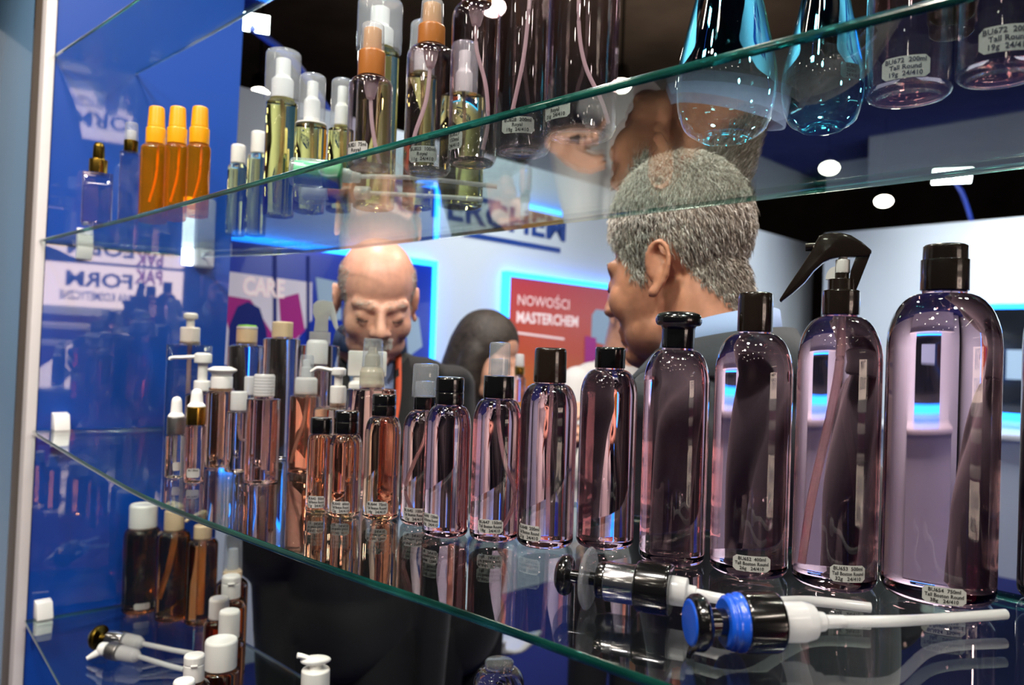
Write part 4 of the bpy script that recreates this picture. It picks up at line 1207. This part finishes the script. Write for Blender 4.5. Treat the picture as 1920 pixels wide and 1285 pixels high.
def collar_ring(c, rx, ry, h, flare, tilt, open_front=.35, thick=.004):
    V, Fc = [], []; n = 40
    for i in range(n + 1):
        a = -math.pi / 2 + open_front + (2 * math.pi - 2 * open_front) * i / n
        back = .5 + .5 * math.sin(a)
        for t in (0, .5, 1):
            r = 1 + flare * (1 - t)
            V.append((c[0] + rx * r * math.cos(a), c[1] + ry * r * math.sin(a) , c[2] + h * (t - .4) * (.7 + .5 * back) + tilt * math.sin(a)))
    for i in range(n):
        for t in range(2): Fc.append((i * 3 + t, (i + 1) * 3 + t, (i + 1) * 3 + t + 1, i * 3 + t + 1))
    return V, Fc

def person(label, head_px, head_depth, yaw, pitch, skin, vox, tall=0.0, coat=None, shirt=None, pants='dark_trousers', arms=None, roll=0, lean=0.06, wide=1.0, group='people behind the display case', slim=1.0, drop=.15, shift=(0, 0)):
    """origin on the floor under the head; the figure looks along local -Y"""
    hp = at_depth(head_px[0], head_px[1], head_depth)
    root = thing('person', label, 'person', (hp.x, hp.y, 0), yaw, group)
    hz = hp.z
    HM = Matrix.Translation((0, 0, hz)) @ Euler((pitch, roll, 0)).to_matrix().to_4x4()
    zs = hz - drop                                   # shoulder line
    nb = Vector((0, .05 + lean * .6, zs + .045))
    cx_ = lean + .05
    G = [xf(g, HM) for g in head_geoms(tall)]
    a = HM @ Vector((0, .034, -.045))
    G.append(capsule(HM @ Vector((0, .047, -.02)), (0, nb.y + .006, nb.z), .050 * slim, .060 * slim))
    G.append(capsule(a, nb, .058 * slim, .064 * slim)); G.append(capsule(nb, (0, cx_, zs - .08), .066 * slim, .10))
    G.append(ellipsoid((0, cx_, zs - .14), (.155 * wide, .095, .16))); G.append(ellipsoid((0, cx_ - .01, zs - .42), (.14 * wide, .10, .24)))
    hipz = hz - .78
    for s in (-1, 1):
        G.append(capsule((s * .085, cx_, hipz), (s * .095, cx_ - .01, .50), .075, .05)); G.append(capsule((s * .095, cx_ - .01, .50), (s * .10, cx_ + .01, .09), .05, .038))
        G.append(capsule((s * .10, cx_ + .02, .045), (s * .115, cx_ - .15, .035), .04, .034))
    J = [ellipsoid((0, cx_, zs - .13), (.195 * wide, .128, .19), 28, 18), ellipsoid((0, cx_ - .012, zs - .40), (.178 * wide, .135, .27), 28, 18), ellipsoid((0, cx_, zs - .58), (.185 * wide, .132, .18), 28, 18)]
    J.append(capsule((-.13 * wide, cx_, zs - .035), (.13 * wide, cx_, zs - .035), .066, .066)); J.append(capsule((0, cx_ + .015, zs - .01), (0, cx_ + .005, zs + .025), .085, .066))
    arms = arms or [((-.21, cx_ + .01, zs - .32), (-.20, cx_ - .04, zs - .57)), ((.21, cx_ + .01, zs - .32), (.20, cx_ - .04, zs - .57))]
    for s, (el, wr) in zip((-1, 1), arms):
        sh = Vector((s * .195 * wide, cx_, zs - .055)); el, wr = Vector(el), Vector(wr)
        G += [capsule(sh, el, .048, .040), capsule(el, wr, .040, .027)]
        d = (wr - el).normalized()
        G += hand_geoms(wr, d, (-s * .6, -.2, -.5), .45, s)
        J += [capsule(sh, el, .070, .107), capsule(el, wr - d * .02, .057, .043)]
    sw = Euler((0, 0, -yaw)).to_matrix() @ Vector((shift[0], shift[1], 0))
    def bend(L):
        for vs, fs in L:
            for i, p in enumerate(vs):
                t = min(1, max(0, (zs + .05 - p[2]) / .28)); t = t * t * (3 - 2 * t)
                vs[i] = (p[0] + sw.x * t, p[1] + sw.y * t, p[2])
    bend(G); bend(J)
    me = voxel(G, vox, 2)
    body = mesh_obj('body', me, skin, root)
    jk = mesh_obj('jacket' if coat in ('black_suit', 'grey_suit') else 'shirt', voxel(J, .009, 5), coat, root)
    T = [ellipsoid((0, cx_, hipz + .06), (.165 * wide, .12, .16), 24, 16)]
    for s in (-1, 1):
        T += [capsule((s * .088, cx_, hipz), (s * .097, cx_ - .01, .50), .098, .074), capsule((s * .097, cx_ - .01, .50), (s * .10, cx_ + .01, .10), .074, .06)]
    bend(T)
    mesh_obj('trousers', voxel(T, .012, 4), pants, root)
    for s in (-1, 1):
        sg = [capsule((s * .10, cx_ + .03, .052), (s * .118, cx_ - .18, .044), .048, .040), box(s * .108 - .045, s * .108 + .045, cx_ - .20, cx_ + .07, 0, .02)]; bend(sg)
        mk('shoe', sg, 'black_plastic', root)
    return root, me, HM, nb, cx_, zs

def hairline(P, knots):
    return np.interp(P[:, 1], [k[0] for k in knots], [k[1] for k in knots])

def localise(me, HM):
    inv = np.array(HM.inverted())
    def f(co):
        return (np.c_[co, np.ones(len(co))] @ inv.T)[:, :3]
    return f

# grey-haired man, seen from behind his left shoulder
yawB = math.atan2(-.80, -.60) if False else None
faceB = Vector((-.72, .69, 0))
yawB = math.atan2(faceB.x, -faceB.y)
root, me, HM, nb, cx_, zs = person('grey haired man in a grey suit with blue collar, seen from behind, looking away', (1270, 512), 1.05, yawB, math.radians(10), 'skin_b', .0042, drop=.155, tall=.030, shift=tuple(uv(0, .28))[:2], coat='grey_suit', lean=.02, wide=1.05,
    arms=[((-.25, .07, 1.15), (-.25, -.02, .90)), ((.25, .07, 1.15), (.25, -.02, .90))])
loc = localise(me, HM)
def maskB(co):
    P = loc(co)
    h = hairline(P, [(-.12, .16), (-.088, .088), (-.075, .062), (-.055, .034), (-.040, .018), (-.028, -.012), (-.012, -.020), (-.004, .012), (.012, .034), (.034, .030), (.048, -.020), (.07, -.040), (.10, -.085), (.13, -.085)])
    return (P[:, 2] > h) & (P[:, 2] > -.09) & ~((np.abs(P[:, 0]) > .080) & (P[:, 1] < .05) & (P[:, 2] < .045))
HMi = HM.inverted()
scalp(me, maskB)
strands('hair', me, maskB, 26000, .0135, .00055, ['white_hair', 'grey_hair', 'hair_base', 'hair_dark'], root, lambda p: (0, .25, -.6), .55, .62,
        tone=lambda p: (lambda q: .14 + 2.6 * max(0, q.y - .01) - 2.2 * (q.z - .05))(HMi @ Vector(p)), lenf=lambda p: min(1, max(.35, .9 + 7 * ((HMi @ Vector(p)).z + .02))))
sc = mk('shirt_collar', collar_ring((0, nb.y + .004, nb.z + .018), .071, .073, .040, .10, .014, .28), 'blue_shirt', root, 70)
sc.modifiers.new('t', 'SOLIDIFY').thickness = .004
jc = mk('jacket_collar', collar_ring((0, nb.y + .010, nb.z - .008), .086, .088, .046, .34, .012, .42), 'grey_suit', root, 70)
jc.modifiers.new('t', 'SOLIDIFY').thickness = .006
for s in (-1, 1):
    ey = mk('eye', xf(ellipsoid((s * .032, -.0805, -.006), (.011, .011, .0075)), HM), 'eye_white', root)
    mk('iris', xf(ellipsoid((s * .032, -.0905, -.008), (.0045, .002, .0045)), HM), 'iris', ey)
    br = mk('eyebrow', xf(sweep(smooth_path([(s * .050, -.074, .022), (s * .034, -.087, .027), (s * .016, -.093, .022)]), [(.002, .003)] * 12 + [(.001, .002)], 8), HM), 'grey_hair', root)

# bald man looking down
root, me, HM, nb, cx_, zs = person('bald older man in a black suit looking down, with white moustache and orange lanyard', (706, 567), 1.60, math.radians(16), math.radians(20), 'skin_a', .0042, drop=.14, tall=.0, shift=(-.06, .15), coat='black_suit', lean=.10, wide=1.0,
    arms=[((-.17, .12, 1.10), (-.15, .06, .70)), ((.21, .12, 1.10), (.20, .12, .70))])
loc = localise(me, HM)
def maskA(co):
    P = loc(co)
    return (P[:, 2] > -.055) & (P[:, 2] < .075) & (P[:, 1] > -.040) & (np.abs(P[:, 0]) < .086) & ((np.abs(P[:, 0]) > .057) | (P[:, 1] > .07)) & ~((np.abs(P[:, 0]) > .072) & (P[:, 1] < .05) & (P[:, 2] < .03))
strands('hair', me, maskA, 9000, .010, .0005, ['white_hair', 'white_hair', 'grey_hair'], root, lambda p: (0, .5, -.6), .4, .3)
def maskM(co):
    P = loc(co); return (np.abs(P[:, 0]) < .027) & (P[:, 2] > -.062) & (P[:, 2] < -.047) & (P[:, 1] < -.082)
strands('moustache', me, maskM, 900, .010, .0006, ['white_hair'], root, lambda p: (0, -.1, -1), .4, .5)
def maskE(co):
    P = loc(co); return (np.abs(P[:, 0]) < .05) & (np.abs(P[:, 0]) > .012) & (P[:, 2] > .018) & (P[:, 2] < .027) & (P[:, 1] < -.07)
for sd in (-1, 1):
    strands('eyebrow', me, lambda co: maskE(co) & (loc(co)[:, 0] * sd > 0), 150, .007, .0004, ['white_hair', 'grey_hair'], root, lambda p: (1 if p[0] > 0 else -1, 0, -.2), .3, .4)
sc = mk('shirt_collar', collar_ring((0, nb.y + .0, nb.z + .014), .073, .075, .042, .12, .014, .32), 'navy_shirt', root, 70)
sc.modifiers.new('t', 'SOLIDIFY').thickness = .004
for s in (-1, 1):
    mk('lapel', [([(s * .085, cx_ - .05, zs + .03), (s * .10, cx_ - .118, zs - .08), (s * .045, cx_ - .142, zs - .20), (s * .012, cx_ - .146, zs - .33), (s * .05, cx_ - .11, zs + .0)], [(0, 1, 2, 3, 4)])], 'black_suit', root)
    mk('eyelash', xf(sweep(smooth_path([(s * .019, -.086, -.010), (s * .032, -.0915, -.013), (s * .045, -.084, -.010)]), .0012, 6), HM), 'lash', root)
mk('shirt_front', [([(-.05, cx_ - .075, zs + .02), (.05, cx_ - .075, zs + .02), (.045, cx_ - .128, zs - .08), (0.0, cx_ - .148, zs - .34), (-.045, cx_ - .128, zs - .08)], [(0, 1, 2, 3, 4)])], 'blue_shirt', root)
mk('lanyard', sweep(smooth_path([(.06, cx_ - .06, zs + .05), (.052, cx_ - .137, zs - .06), (.03, cx_ - .158, zs - .20), (.0, cx_ - .162, zs - .36)]), [(.006, .002)] * 19, 8), 'lanyard_orange', root)

# dark-haired woman at the back holding a bottle
faceC = Vector((.80, -.60, 0)); yawC = math.atan2(faceC.x, -faceC.y)
root, me, HM, nb, cx_, zs = person('dark haired woman at the back lifting a small bottle', (914, 674), 2.3, yawC, math.radians(14), 'skin_c', .0055, coat='black_suit', lean=.04, wide=.85, slim=.85, drop=.19,
    arms=[((-.24, -.02, 1.10), (-.10, -.26, 1.33)), ((.23, -.02, 1.10), (.03, -.26, 1.30))])
Hh = [xf(g, HM) for g in (ellipsoid((0, .020, .052), (.088, .104, .094), 28, 18), capsule((0, .045, .03), (0, .075, -.30), .088, .105), capsule((-.055, .0, .02), (-.085, .01, -.28), .046, .05), capsule((.055, .0, .02), (.085, .01, -.28), .046, .05))]
mesh_obj('hair', voxel(Hh, .007, 12), 'dark_hair', root)
pb = at_depth(974, 700, 2.06)
t = thing('sample_bottle', 'small bottle with gold collar and white cap held up by the woman', 'bottle', (pb.x, pb.y, pb.z - .075))
mk('body', lathe(soft([(0, 0), (.017, 0), (.017, .06), (.011, .068), (.011, .07), (0, .07)], .003), 28), 'rose', t)
mk('collar', lathe(soft([(0, .07), (.0135, .07), (.0135, .092), (0, .092)], .001), 24), 'gold', t)
mk('cap', lathe(soft([(0, .092), (.012, .092), (.011, .125), (0, .126)], .003), 24), 'milky', t)

# person in a white shirt, mostly hidden behind the grey haired man
person('person in a white shirt mostly hidden behind the grey haired man', (1188, 590), 2.75, math.radians(35), math.radians(5), 'skin_c', .007, coat='white_shirt', lean=.03, wide=.9, drop=.2)
